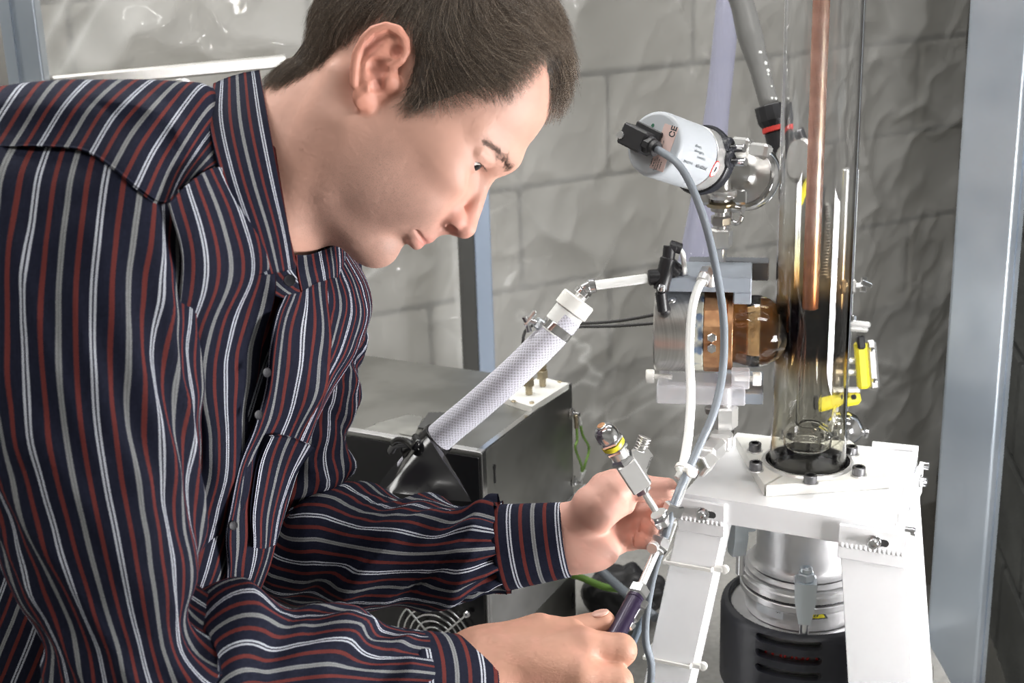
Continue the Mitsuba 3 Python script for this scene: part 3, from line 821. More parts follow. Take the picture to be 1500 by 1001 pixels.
part(vn, 'collar', cyl(NZ(334.5), NZ(329), .0078), 'm_chrome')

# ------------------------------------------------------------------ turbo pump under the plate
tp_ = thing('turbo_pump', 'aluminium vacuum pump with black housing under the white stand', 'pump')
PXY = TXY + np.array([0.0, 0.0])


def PZ(py): return zaxis(PXY, py)
def PA(z): return np.array([PXY[0], PXY[1], z])


z_fl, z_gap, z_tray, z_bl1, z_bl0 = PZ(822), PZ(846), PZ(882), PZ(876), PZ(985)
part(tp_, 'neck', lathe([(.050, ZP - .0065), (.050, z_fl + .012), (.053, z_fl + .006), (.058, z_fl + .003)], (PXY[0], PXY[1], 0), UP, 64), 'm_alu')
part(tp_, 'flange', lathe([(.040, 0), (.0655, 0), (.0665, .001), (.0665, .0075), (.0650, .009), (.0650, .0125), (.0635, .0135), (.060, .0135), (.056, .0175), (.04, .0175)], PA(z_gap + .002), UP, 72), 'm_alu')
part(tp_, 'seal', cyl(PA(z_gap - .001), PA(z_gap + .0025), .0625, n=64, ch=.0002), 'm_black')
part(tp_, 'flange', lathe([(.04, 0), (.0600, 0), (.0610, .004), (.0655, .006), (.0665, .007), (.0665, .0125), (.0655, .0135), (.04, .0135)], PA(z_gap - .0145), UP, 72), 'm_alu')
part(tp_, 'body', cyl(PA(z_tray - .002), PA(z_gap - .013), .0605, n=64, ch=.0004), 'm_alu')
part(tp_, 'tray', lathe([(.05, 0), (.0765, 0), (.0765, .003), (.0745, .004), (.05, .001)], PA(z_tray - .005), UP, 72), 'm_alu')
RH = .0865
house = lathe([(.0765, z_bl0), (RH, z_bl0), (RH, z_bl1 - .010), (RH - .0012, z_bl1 - .004), (RH - .004, z_bl1 - .0012), (RH - .008, z_bl1), (.0765, z_bl1 - .001), (.0765, z_bl0)], (PXY[0], PXY[1], 0), UP, 96)
tocam = unit(np.array([CAM[0] - PXY[0], CAM[1] - PXY[1], 0])); tside = np.cross(UP, tocam)
holes = []
for py in (947, 969, 991):
    zc = zaxis(PXY + tocam[:2] * RH, py)
    st = Point(-.029, 0).buffer(.0046).union(Point(.029, 0).buffer(.0046)).union(sbox(-.029, -.0046, .029, .0046))
    holes.append(prism(st, PA(zc) + tocam * .05 - tside * .012, tside, UP, .06))
part(tp_, 'housing', minus(house, *holes), 'm_black_metal', 40, label='black slotted housing')
part(tp_, 'core', lathe([(.0735, z_bl0 - .05), (.0735, z_tray - .006)], (PXY[0], PXY[1], 0), UP, 72), 'm_steel')
zt = zaxis(PXY + tocam[:2] * .074, 968)
tm = meshkit.text_mesh('TURBO', .013, .0003, True); tm.apply_translation([-tm.bounds.mean(0)[0] - .012, -tm.bounds.mean(0)[1], 0])
part(tp_, 'lettering', wrap(tm, PA(zt), (tocam, tside, UP), .0736), 'm_red', False, label='red lettering behind the slots')
for k in range(6):
    z = z_bl0 - .004 - k * .007
    part(tp_, 'fin', cyl(PA(z - .004), PA(z), .084, n=64, ch=.0008), 'm_alu')
part(tp_, 'base', cyl(PA(BZ), PA(z_bl0 - .04), .080, n=64), 'm_alu')
# type plate and warning sign on the body
def on_body(px, r, py=870):
    d = F + (px - 750) / FPX * R + (500.5 - py) / FPX * U
    o2 = (CAM - PA(0))[:2]; dd = d[:2]
    A_, B_, C_ = dd @ dd, 2 * dd @ o2, o2 @ o2 - r * r
    P = CAM + d * ((-B_ - math.sqrt(B_ * B_ - 4 * A_ * C_)) / (2 * A_))
    n = unit(np.array([P[0] - PXY[0], P[1] - PXY[1], 0]))
    return P, n, np.cross(UP, n)


def flat_patch(poly, n=8):
    """Thin plate subdivided so that it bends smoothly."""
    m = trimesh.creation.extrude_polygon(poly, .0003, engine='earcut')
    return m.subdivide_to_size(.004)


P, n, sd = on_body(1126, .0605, 886)
k = part(tp_, 'type_plate', wrap(flat_patch(sbox(-.017, -.0125, .017, .0105)), PA(P[2]), (n, sd, UP), .0606), 'm_label_grey', False, label='pale type plate')
for i, (txt, x, y) in enumerate((('PFEIFFER VACUUM', -.006, .006), ('Mod.:', -.012, .002), ('TMH', -.012, -.001), ('P/N  PM', -.010, -.0038), ('24 V', .012, -.006))):
    m = meshkit.text_mesh(txt, .0016, .0001, i == 0); m.apply_translation([x - m.bounds.mean(0)[0], y, 0])
    part(k, 'print', wrap(m, PA(P[2]), (n, sd, UP), .0610), 'm_print', False)
P, n, sd = on_body(1193, .0605, 895)
k = part(tp_, 'warning_sign', wrap(flat_patch(Polygon([(-.0145, -.010), (.0145, -.010), (0, .0135)])), PA(P[2]), (n, sd, UP), .0606), 'm_print', False, label='yellow and black warning triangle')
part(k, 'field', wrap(flat_patch(Polygon([(-.0118, -.0085), (.0118, -.0085), (0, .0105)])), PA(P[2]), (n, sd, UP), .0610), 'm_yellow', False)
for x in (-.003, 0, .003):
    part(k, 'wave', wrap(flat_patch(LineString([(x, -.006), (x + .0012, -.004), (x - .0006, -.002), (x + .0006, .001)]).buffer(.0006)), PA(P[2]), (n, sd, UP), .0614), 'm_print', False)
# claw clamps
for px, ptop, pbot, turn in ((1072, 768, 840, .9), (1180, 826, 905, 0.0)):
    r = .068
    z1 = zaxis(PXY + tocam[:2] * .06, ptop + 14); z0 = zaxis(PXY + tocam[:2] * .07, pbot)
    P, n, sd = on_body(px, r + .010, (ptop + pbot) / 2) if px > 1090 else (None, unit(-R * .93 - F * .28), None)
    n = np.array([n[0], n[1], 0]); n = unit(n); sd = np.cross(UP, n)
    c = PA(0) + n * (r + .006)
    t = thing('claw_clamp', 'zinc plated claw clamp on the pump flange, ' + ('the left one behind the stand leg' if px < 1100 else 'the front one over the warning sign'), 'clamp')
    part(t, 'claw', cat(prism(Polygon([(-.011, z1), (.011, z1), (.0105, z1 - .02), (.006, z0), (-.006, z0), (-.0105, z1 - .02)]), c - n * .004, sd, UP, .015), rbox(c - n * .008 + UP * (z1 - .006), (.022, .012, .012), sd, n, .002)), 'm_zinc', False)
    nb = c + n * .002
    part(t, 'nut', hexnut(nb + UP * (z1 + .0002), nb + UP * (z1 + .0095), .0150, hint=sd), 'm_zinc', False)
    part(t, 'stud', minus(cyl(nb + UP * (z1 + .0098), nb + UP * (z1 + .015), .0062), cyl(nb + UP * (z1 + .012), nb + UP * (z1 + .03), .004, n=6)), 'm_zinc')
    part(t, 'stem', cyl(nb + UP * (z0 - .024) - n * .003, nb + UP * (z0 + .004) - n * .003, .0048), 'm_chrome')

# ------------------------------------------------------------------ metal box with fan, hose cone, terminals
ZB = 1.150
a0 = onz(705, 664, ZB)
d2 = unit(onz(838, 562, ZB) - a0); L2 = np.linalg.norm(onz(838, 562, ZB) - a0)
d1 = np.array([-d2[1], d2[0], 0.0]); L1 = 0.315; HB = ZB - BZ - 0.012
b0 = a0 + d1 * L1
if (b0 - a0) @ R > 0: d1 = -d1


def BXp(u, v, z): return a0 + d1 * u + d2 * v + UP * (z - ZB)      # u to the left, v away, z height


box_ = thing('metal_box', 'large aluminium box with a black front panel behind the hands', 'box')
bc = BXp(L1 / 2, L2 / 2, ZB - HB / 2)
part(box_, 'housing', rbox(bc, (L1, L2, HB), d1, d2, .0012), 'm_alu_box', False)
part(box_, 'front_panel', rbox(BXp(L1 / 2, -.0015, ZB - HB / 2 - .002), (L1 - .004, .003, HB - .006), d1, d2, .0008), 'm_black_gloss', False, label='glossy black front panel')
part(box_, 'lid_edge', rbox(BXp(L1 - .006, L2 * .5, ZB + .0026), (.012, L2, .005), d1, d2, .0015), 'm_alu', False)
part(box_, 'lid_edge', rbox(BXp(L1 * .5, .004, ZB + .0006), (L1, .010, .0012), d1, d2, .0004), 'm_alu', False)
part(box_, 'corner_edge', rbox(BXp(-.0006, .004, ZB - HB / 2), (.0012, .010, HB), d1, d2, .0004), 'm_chrome', False)
part(box_, 'lid_edge', rbox(BXp(.004, L2 * .5, ZB + .0006), (.008, L2, .0012), d1, d2, .0004), 'm_chrome', False)


def rface(px, py):
    """Point on the right hand side of the box."""
    d = F + (px - 750) / FPX * R + (500.5 - py) / FPX * U
    return CAM + d * (((a0 - CAM) @ d1) / (d @ d1))


def slot(p):
    s = Point(0, .004).buffer(.0032).union(sbox(-.0016, -.014, .0016, .004)).union(Point(0, -.014).buffer(.0021))
    return prism(s, p - d1 * .0001, d2, UP, .0006) if np.cross(d2, UP) @ d1 < 0 else prism(s, p - d1 * .0008, d2, UP, .0008)


part(box_, 'keyhole', slot(rface(724, 689)), 'm_black', False)
part(box_, 'keyhole', slot(rface(838, 876)), 'm_black', False)
br = rface(836, 718)
bk = part(box_, 'bracket', rbox(br - d1 * .016 - UP * .010, (.032, .085, .003), d1, d2, .0008), 'm_alu', False)
part(bk, 'lip', rbox(br - d1 * .0315 - UP * .020, (.003, .085, .024), d1, d2, .0008), 'm_alu_box', False)
for px, py in ((805, 738), (840, 722)):
    p = rface(px, py) - d1 * .033
    part(bk, 'screw', lathe([(0, 0), (.004, 0), (.004, .002), (.0025, .003), (0, .003)], p, -d1, 16), 'm_chrome')
# earth terminals and green wires
e1, e2 = rface(836, 606), rface(840, 705)
for e in (e1, e2):
    k = part(box_, 'terminal', hexnut(e - d1 * .0005, e - d1 * .005, .010), 'm_chrome', False)
    part(k, 'stud', cyl(e - d1 * .004, e - d1 * .012, .0028), 'm_chrome')
    part(k, 'washer', ring(e - d1 * .0005, -d1, .0075, .003, .0012, 20), 'm_steel_dull')
for sx, lab in ((-1, 'left one of two green earth wires looping down the side of the metal box'), (1, 'right one of two green earth wires looping down the side of the metal box')):
    w = thing('earth_wire', lab, 'wire')
    o = d2 * (.0055 * sx)
    pts = [e1 - d1 * .008 + o * .5, e1 - d1 * .010 + o - UP * .012, e1 - d1 * .013 + o * (1.9 if sx < 0 else 1.2) - UP * .03, rface(828 if sx < 0 else 848, 655) - d1 * .014, e2 - d1 * .014 + o * .8 + UP * .022, e2 - d1 * .009 + o * .4 + UP * .004]
    part(w, 'wire', sweep(pts, .0017, 10), 'm_green', True)
    part(w, 'sleeve', sweep([pts[0], pts[1], pts[1] - UP * .004], .0028, 10), 'm_hose_white' if sx > 0 else 'm_brass', True)
    part(w, 'sleeve', sweep([pts[-2] - UP * .006, pts[-1]], .0026, 10), 'm_hose_white', True)
# tapes and papers on the lid
part(box_, 'paper_label', slab([onz(*q, ZB) for q in ((548, 622), (598, 608), (620, 612), (606, 640), (575, 634))], ZB + .0002, ZB + .0006), 'm_paper', False)
part(box_, 'paper_label', slab([onz(*q, ZB) for q in ((524, 632), (560, 620), (590, 640), (580, 646))], ZB + .0002, ZB + .0006), 'm_paper', False)
part(box_, 'black_tape', slab([onz(*q, ZB) for q in ((628, 606), (660, 606), (640, 632), (612, 628))], ZB + .0006, ZB + .0016), 'm_strap', False)
# white terminal plate with two brass fittings and dark capillaries
tpz = ZB + .008
tpp = [onz(*q, tpz) for q in ((738, 583), (779, 596), (833, 562), (790, 552))]
tpl = thing('terminal_plate', 'white plastic plate with two brass fittings on top of the metal box', 'plate')
part(tpl, 'plate', slab(tpp, ZB + .0003, tpz), 'm_nylon', False)
for q in ((752, 589), (779, 591), (820, 560), (790, 555)):
    p = onz(*q, tpz)
    part(tpl, 'screw', lathe([(0, 0), (.003, 0), (.003, .0012), (.0018, .002), (0, .002)], p, UP, 14), 'm_brass')
for q, lab in (((775, 578), 'left one'), ((795, 566), 'right one')):
    p = onz(*q, tpz)
    k = part(tpl, 'brass_fitting', cyl(p, p + UP * .022, .0042), 'm_brass')
    part(k, 'nut', hexnut(p + UP * .011, p + UP * .021, .0125), 'm_brass', False)
    part(k, 'nut', hexnut(p + UP * .0215, p + UP * .029, .0095, hint=(.4, 1, 0)), 'm_brass', False)
ca, cb = onz(775, 578, tpz) + UP * .026, onz(795, 566, tpz) + UP * .026
sr = SA(.178, -.02)
solo('capillary', sweep([ca, ca + UP * .03, at(766, 505, 1.60), at(772, 482, 1.59), at(800, 473, 1.56), at(850, 474, 1.53), at(900, 471, 1.49), at(945, 464, 1.46), at(972, 458, 1.44)], .0017, 10), 'm_strap', 'thin dark tube arching from the left brass fitting to the black push fitting', 'tube', smooth=True)
solo('capillary', sweep([cb, cb + UP * .03, at(785, 495, 1.62), at(795, 482, 1.60), at(840, 479, 1.57), at(900, 478, 1.52), at(955, 474, 1.48), at(1000, 470, 1.50)], .0017, 10), 'm_strap', 'thin dark tube arching from the right brass fitting to the steel flange', 'tube', smooth=True)
# fan in the front panel
fc_ = BXp(0.13, -.003, ZB - .170)
d_ = F + (642 - 750) / FPX * R + (500.5 - 935) / FPX * U
pl0 = BXp(0, -.003, ZB); fc_ = CAM + d_ * (((pl0 - CAM) @ d2) / (d_ @ d2))
fn_ = part(box_, 'fan_guard', cat(*[trimesh.Trimesh(*(lambda q: (q.vertices, q.faces))(sweep([fc_ - d2 * .008 + (d1 * math.cos(a) + UP * math.sin(a)) * r for a in np.linspace(0, 2 * math.pi, 33)], .0011, 8, 2, False)), process=False) for r in (.010, .018, .026, .034, .042, .050)],
    *[cyl(fc_ - d2 * .008 + (d1 * math.cos(a) + UP * math.sin(a)) * .010, fc_ - d2 * .0075 + (d1 * math.cos(a) + UP * math.sin(a)) * .062, .0013, n=8) for a in np.arange(4) * math.pi / 2 + .78]), 'm_chrome', True, label='chromed wire fan guard')
part(fn_, 'hub', cyl(fc_ - d2 * .0005, fc_ - d2 * .005, .018, n=28), 'm_black')
for a in np.arange(4) * math.pi / 2 + .78:
    p = fc_ + (d1 * math.cos(a) + UP * math.sin(a)) * .062
    part(fn_, 'screw', lathe([(0, 0), (.004, 0), (.0042, .001), (.003, .0035), (0, .0045)], p - d2 * .006, -d2, 16), 'm_chrome')
# brighter sheet added low on the box side, painting in its reflected light
part(box_, 'sheen_panel', rbox(BXp(-.002, L2 * .5, ZB - .205), (.003, L2 - .006, .10), d1, d2, .0008), 'm_alu', False)

# ------------------------------------------------------------------ braided hose, its ends, elbow, white tube
HR = .0155
h0, h1 = at(640, 645, 1.45), at(838, 452, 1.40)
hp = [at(600, 690, 1.47), h0, at(700, 594, 1.43), at(760, 540, 1.41), at(808, 492, 1.402), at(832, 463, 1.40)]


def braid(p, n, uv):
    a, b = uv[0] * 44.0, uv[1]
    k = dr.sin((b / 0.0040 + a * 0.5) * 6.2832); l = dr.sin((b / 0.0040 - a * 0.5) * 6.2832)
    w = mikit.smoothstep(0.2, 0.9, k) + mikit.smoothstep(0.2, 0.9, l)
    return mikit.mix((0.42, 0.42, 0.48), (0.70, 0.70, 0.78), dr.clip(w, 0, 1))


scene['m_braid'] = {'type': 'principledthin', 'base_color': mikit.proc(braid), 'roughness': 0.35, 'diff_trans': 1.0, 'spec_trans': 0.0, 'eta': 1.5}
plain('m_braid_skin', mikit.proc(braid), 0.22, clearcoat=0.8, clearcoat_gloss=0.9)


def hose(pts, r, n=28, per=14):
    m = sweep(pts, r, n, per, caps=False); P = spline(pts, per)
    s = np.concatenate([[0], np.cumsum(np.linalg.norm(np.diff(P, axis=0), axis=1))])
    uv = np.stack([np.tile(np.arange(n) / n, len(P)), np.repeat(s, n)], -1)
    return m, uv


def hose_closed(pts, r, n=28, per=14):
    """uv with the first column repeated so that the braid has no seam."""
    P = spline(pts, per); T_, N, B = frames(P)
    a = np.arange(n + 1) * 2 * np.pi / n
    V = (P[:, None] + r * (np.cos(a)[None, :, None] * N[:, None] + np.sin(a)[None, :, None] * B[:, None])).reshape(-1, 3)
    i, j = np.meshgrid(np.arange(len(P) - 1), np.arange(n), indexing='ij'); q = i * (n + 1) + j
    quad = np.stack([q, q + 1, q + n + 2, q + n + 1], -1).reshape(-1, 4)
    s = np.concatenate([[0], np.cumsum(np.linalg.norm(np.diff(P, axis=0), axis=1))])
    uv = np.stack([np.tile(np.arange(n + 1) / n, len(P)), np.repeat(s, n + 1)], -1)
    return trimesh.Trimesh(V, np.vstack([quad[:, [0, 1, 2]], quad[:, [0, 2, 3]]]), process=False), uv


bh_ = thing('braided_hose', 'clear braided hose rising from the black cone to the white hose nut', 'hose')
m, uv = hose_closed(hp, HR); part(bh_, 'hose', m, 'm_braid_skin', True, uv=uv)
hd = unit(h1 - at(808, 492, 1.402)); hx, hy, _ = frame(hd)
part(bh_, 'end_nut', lathe([(0, 0), (.0165, 0), (.0178, .001), (.0178, .0145), (.0165, .016), (0, .016)], h1 - hd * .004, hd, 36), 'm_nylon')
part(bh_, 'inner_spigot', cyl(h1 - hd * .032, h1 - hd * .004, .0158, n=28, ch=.0004), 'm_hose_white')
cd = thing('hose_clamp', 'steel wing screw clamp round the top of the braided hose', 'clamp')
cpt = h1 - hd * .030
part(cd, 'band', ring(cpt, hd, .0166, .0159, .009, 36, .0003), 'm_chrome')
sL = unit(-R * .9 + U * .25 - F * .2)
part(cd, 'bolt', cyl(cpt + sL * .014 + hd * .005, cpt + sL * .030 + hd * .006, .0028), 'm_chrome')
part(cd, 'wing', cat(rbox(cpt + sL * .030 + hd * .008, (.006, .004, .018), hx, hy, .0012), sweep([cpt + sL * .022 - hd * .006, cpt + sL * .030 + hd * .003, cpt + sL * .036 + hd * .008], .0028, 10)), 'm_chrome', 35)
part(cd, 'lug', rbox(cpt + sL * .018 + hd * .0045, (.010, .009, .011), hx, hy, .0015), 'm_zinc', False)
m, uv = hose_closed([at(350, 905, 1.54), at(390, 868, 1.555), at(432, 832, 1.57)], .014); k = solo('braided_hose', m, 'm_braid_skin', 'short stretch of clear braided hose seen between the two sleeves', 'hose', smooth=True, uv=uv)
el = thing('hose_elbow', 'steel push elbow between the braided hose and the white tube', 'fitting')
e0 = h1 + hd * .012
eb = at(855, 424, 1.395)
part(el, 'stem', cyl(e0, e0 + hd * .012, .0062), 'm_steel')
part(el, 'nut', hexnut(e0 + hd * .006, e0 + hd * .012, .0125), 'm_chrome', False)
part(el, 'bend', sweep([e0 + hd * .010, eb, at(868, 417, 1.395)], .0055, 14), 'm_chrome', True)
wt = unit(at(945, 408, 1.40) - at(868, 418, 1.395))
part(el, 'collar', cat(cyl(at(862, 420, 1.395), at(872, 418, 1.395), .0072), cyl(eb - hd * .006, eb - hd * .001, .0075)), 'm_chrome')
solo('white_tube', cyl(at(866, 419, 1.395), at(948, 408, 1.40), .0048, n=20), 'm_hose_white', 'short bluish white plastic tube leading to the black push fitting', 'tube')
pf = thing('push_fitting', 'black plastic branched push fitting left of the grey block', 'fitting')
fa, fb = at(977, 382, 1.395), at(972, 428, 1.40)
fd = unit(fb - fa)
part(pf, 'body', cyl(at(979, 378, 1.397), at(968, 425, 1.40), .0078, n=24), 'm_black')
part(pf, 'port', cyl(at(950, 407, 1.40), at(972, 405, 1.40), .0078, n=24), 'm_black', label='black collar on the white tube')
part(pf, 'port', cat(cyl(at(981, 360, 1.395), at(978, 392, 1.397), .0062, n=20), cyl(at(981, 361, 1.395), at(991, 363, 1.395), .0062, n=20)), 'm_black')
part(pf, 'port', cyl(at(989, 362, 1.395), at(998, 365, 1.395), .0055, n=20), 'm_black')
part(pf, 'port', cyl(at(968, 428, 1.40), at(972, 456, 1.405), .0058, n=20), 'm_black')
part(pf, 'joint', cat(cyl(at(969, 424, 1.40), at(969, 431, 1.40), .0050, n=18), cyl(at(976, 385, 1.40), at(990, 398, 1.41), .0085, n=18)), 'm_black_gloss')
part(pf, 'clip', lathe([(0, 0), (.004, 0), (.0045, .002), (.003, .005), (0, .006)], at(969, 424, 1.394), -F + U * .8, 16), 'm_chrome')
part(pf, 'port', cat(cyl(at(970, 450, 1.405), at(976, 456, 1.41), .0055)), 'm_black')
solo('white_tube', sweep([at(994, 364, 1.395), at(1000, 372, 1.395), at(1002, 388, 1.40), at(1003, 400, 1.41)], .0026, 12), 'm_hose_white', 'tiny white tube curling from the top of the black fitting', 'tube', smooth=True)
nz_ = thing('small_nozzle', 'small pointed steel nozzle on the flange below the tiny white tube', 'nozzle')
part(nz_, 'tip', lathe([(.0022, 0), (.0046, .004), (.0046, .012), (.003, .016), (0, .016)], at(1004, 414, 1.42), unit(at(1002, 396, 1.41) - at(1005, 414, 1.42)), 18), 'm_chrome')
sn = thing('steel_elbow', 'small steel elbow fitting on the left face of the flange', 'fitting')
part(sn, 'bend', sweep([at(976, 446, 1.42), at(986, 441, 1.42), at(993, 442, 1.43), at(998, 450, 1.45)], .0038, 12), 'm_chrome', True)
part(sn, 'nut', hexnut(at(988, 439, 1.425), at(996, 446, 1.435), .010), 'm_chrome', False)
# white tube down from the flange to the tie
po = thing('port_fitting', 'steel swivel fitting on top of the copper flange', 'fitting')
f1, f2 = at(1036, 396, 1.385), at(1028, 414, 1.375)
part(po, 'nut', hexnut(f1, f1 + (f2 - f1) * .55, .0125), 'm_chrome', False)
part(po, 'body', cat(cyl(f1 + (f2 - f1) * .3, f2, .0062), cyl(at(1040, 392, 1.39), at(1041, 418, 1.40), .0055)), 'm_steel')
part(po, 'nut', hexnut(at(1040, 402, 1.395), at(1041, 412, 1.40), .012), 'm_steel', False)
solo('white_tube', sweep([f2 - (f2 - f1) * .2, at(1021, 426, 1.37), at(1013, 460, 1.355), at(1010, 520, 1.33), at(1012, 580, 1.30), at(1008, 640, 1.26), at(999, 690, 1.222), at(994, 702, 1.218)], .0043, 14), 'm_hose_white', 'long milky white tube hanging in front of the copper flange', 'tube', smooth=True)
zt_ = thing('cable_tie', 'white cable tie binding the white tube and the grey cable above the hand', 'cable tie')
zc_ = at(1004, 688, 1.214)
za = unit(at(990, 732, 1.205) - at(1012, 680, 1.22)); zx, zy, _ = frame(za, -F)
part(zt_, 'band', ring(zc_ - za * .002, za, .0092, .0084, .004, 28, .0003), 'm_nylon')
part(zt_, 'head', cat(lathe([(0, 0), (.0042, 0), (.0046, .001), (.0046, .005), (.004, .006), (0, .006)], at(1013, 692, 1.203), -F, 18), rbox(at(1008, 689, 1.206), (.009, .005, .005), R - U * .3, U, .001)), 'm_nylon')

# ------------------------------------------------------------------ tube fittings below the cradle
ch_ = thing('angled_fitting', 'steel nuts and forty five degree elbow leading from the cradle to the white stand', 'fitting')
c1 = at(1062, 578, 1.43)
cx2 = c1[:2]
def CZ(py): return np.array([cx2[0], cx2[1], zaxis(cx2, py)])
part(ch_, 'neck', cyl(CZ(640), CZ(566), .0072), 'm_steel')
part(ch_, 'nut', hexnut(CZ(626), CZ(594), .0235, hint=(.9, .4, 0)), 'm_steel', False)
part(ch_, 'nut', hexnut(CZ(606) - R * .012 + F * .004, CZ(596) - R * .012 + F * .004, .014), 'm_steel_dull', False)
part(ch_, 'collar', cyl(CZ(634), CZ(628), .0105), 'm_chrome')
e_a, e_b, e_c = CZ(640), at(1056, 652, 1.415), at(1030, 676, 1.375)
part(ch_, 'elbow', rbox((e_b + e_c) / 2 + U * .002, (.018, .018, .032), *frame(e_c - e_b)[:2], .003), 'm_steel', False)
part(ch_, 'elbow', rbox(e_b + U * .004, (.022, .018, .022), *frame(e_a - e_b)[:2], .003), 'm_steel', False)
part(ch_, 'nut', hexnut(at(1036, 672, 1.385), at(1022, 684, 1.36), .020), 'm_steel', False)
part(ch_, 'nut', hexnut(at(1021, 682, 1.358), at(1013, 690, 1.34), .015), 'm_chrome', False)
part(ch_, 'tube', sweep([at(1015, 688, 1.34), at(1006, 700, 1.30), at(1001, 708, 1.250), at(994, 726, 1.216), at(988, 742, 1.208)], .0045, 14), 'm_steel', True)

# ------------------------------------------------------------------ needle valve assembly in front of the stand
nv = thing('needle_valve', 'steel needle valve with a yellow ring and round cap, held over the left hand', 'valve')
v0, v1 = at(884, 629, 1.165), at(966, 757, 1.205)
vd = unit(v1 - v0); vL = np.linalg.norm(v1 - v0); vh = R
def V_(t): return v0 + vd * (t * vL)
part(nv, 'cap', lathe([(0, 0), (.0040, .0), (.0046, .0006), (.0046, .0015), (.0066, .0022), (.0086, .0046), (.0096, .0085), (.0098, .0125), (.0092, .0145), (0, .0145)], V_(0) - vd * .004, vd, 36), 'm_chrome', 50, label='domed cap')
part(nv, 'cap_disc', cyl(V_(0) - vd * .0046, V_(0) - vd * .0035, .0036, n=24, ch=.0002), 'm_copper_flange')
part(nv, 'collar', hexnut(V_(0) + vd * .0095, V_(0) + vd * .0145, .0196), 'm_chrome', False)
part(nv, 'yellow_ring', cyl(V_(0) + vd * .0145, V_(0) + vd * .0185, .0100, n=32, ch=.0003), 'm_yellow', label='yellow marking ring')
part(nv, 'nut', hexnut(V_(0) + vd * .0185, V_(0) + vd * .0235, .0190), 'm_chrome', False)
part(nv, 'neck', cyl(V_(0) + vd * .0225, V_(0) + vd * .036, .0076, n=28), 'm_steel')
part(nv, 'nut', hexnut(V_(0) + vd * .030, V_(0) + vd * .036, .0185, hint=R), 'm_chrome', False)
bx_, by_, _ = frame(vd, -F)
bm_ = V_(0) + vd * .0495
part(nv, 'body', rbox(bm_, (.0175, .0175, .0300), bx_, by_, .0012), 'm_steel', False)
toR = unit(R * .86 + U * .5); toR = unit(toR - (toR @ vd) * vd)
arm_d = unit(at(948, 656, 1.19) - at(945, 705, 1.195))
wedge0, wedge1 = at(938, 712, 1.193), at(949, 672, 1.196)
def facing(pts, D, th):
    c = at(935, 690, D); k = mpp(D)
    return prism(Polygon([((x - 935) * k, -(y - 690) * k) for x, y in pts]).buffer(-.0006).buffer(.0006), c + F * th / 2, R, U, th)


part(nv, 'side_arm', facing([(916, 668), (930, 657), (947, 655), (956, 667), (946, 692), (953, 705), (945, 724), (926, 700)], 1.192, .013), 'm_steel', False)
pd_ = unit(U * .9 + R * .34 - F * .1)
part(nv, 'port', cat(*[cyl(at(939, 656, 1.190) + pd_ * (-.003 + .0026 * i), at(939, 656, 1.190) + pd_ * (-.0008 + .0026 * i), .0058 - .0002 * (i % 2), n=22, ch=.0005) for i in range(5)], cyl(at(939, 656, 1.190) - pd_ * .004, at(939, 656, 1.190) + pd_ * .0095, .0048, n=18)), 'm_steel_dull', label='threaded side port')
lw_ = unit(R * .40 + U * .92)
part(nv, 'lettering', lettering('SWAGELOK', at(950.5, 677, 1.192) - F * .0067, lw_, np.cross(-F, lw_), .0015, .0002), 'm_dark_steel', False)
part(nv, 'lettering', lettering('SS 316', at(948.5, 706, 1.192) - F * .0067, lw_, np.cross(-F, lw_), .0015, .0002), 'm_dark_steel', False)
part(nv, 'nut', hexnut(V_(0) + vd * .0635, V_(0) + vd * .0705, .0135), 'm_chrome', False)
part(nv, 'stem', cyl(V_(0) + vd * .069, V_(0) + vd * .092, .0032), 'm_steel')
tf = thing('tube_tee', 'steel tube tee with three nuts in the fingers of the left hand', 'fitting')
tb = at(977, 776, 1.212)
nA = at(966, 756, 1.205)
part(tf, 'nut', cat(cyl(nA - vd * .003, nA + vd * .0, .0072, n=24), hexnut(nA, nA + vd * .009, .0160)), 'm_chrome', 25)
up_d = unit(at(990, 738, 1.208) - tb)
part(tf, 'body', cat(rbox(tb, (.012, .012, .020), *frame(up_d, -F)[:2], .0015), bar(nA + vd * .006, tb, .010, .010, -F, .001)), 'm_steel', False)
part(tf, 'nut', hexnut(at(983, 755, 1.209), at(989, 738, 1.207), .0150), 'm_chrome', False)
lo_d = unit(at(936, 868, 1.185) - at(966, 796, 1.207))
nB = at(969, 790, 1.209)
part(tf, 'nut', hexnut(nB, nB + lo_d * .011, .0160), 'm_chrome', False)
part(tf, 'collar', cat(cyl(nB + lo_d * .010, nB + lo_d * .0125, .0062), cyl(at(958, 800, 1.199), at(955, 804, 1.193), .005)), 'm_steel')
part(tf, 'tube', cyl(nB + lo_d * .008, at(936, 866, 1.185), .0034), 'm_steel')
qc = thing('quick_connector', 'violet black quick connector pen held in the right hand', 'connector')
q0, q1 = at(938, 862, 1.186), at(903, 930, 1.150)
qd = unit(q1 - q0)
part(qc, 'nut', cat(hexnut(q0, q0 + qd * .0105, .0160), cyl(q0 - qd * .002, q0 + qd * .001, .006)), 'm_chrome', 25)
part(qc, 'barrel', lathe([(0, 0), (.0066, 0), (.0074, .001), (.0074, .004), (.0070, .0045), (.0074, .005), (.0076, .036), (.0074, .052), (0, .053)], q0 + qd * .010, qd, 32), 'm_violet')
part(qc, 'pin', lathe([(0, 0), (.0022, 0), (.002, .001), (0, .0016)], q0 + qd * .026 + unit(-F - R * .35) * .0073, unit(-F - R * .35), 18), 'm_chrome')
qs = unit(R * .9 - U * .35); qs = unit(qs - (qs @ qd) * qd)
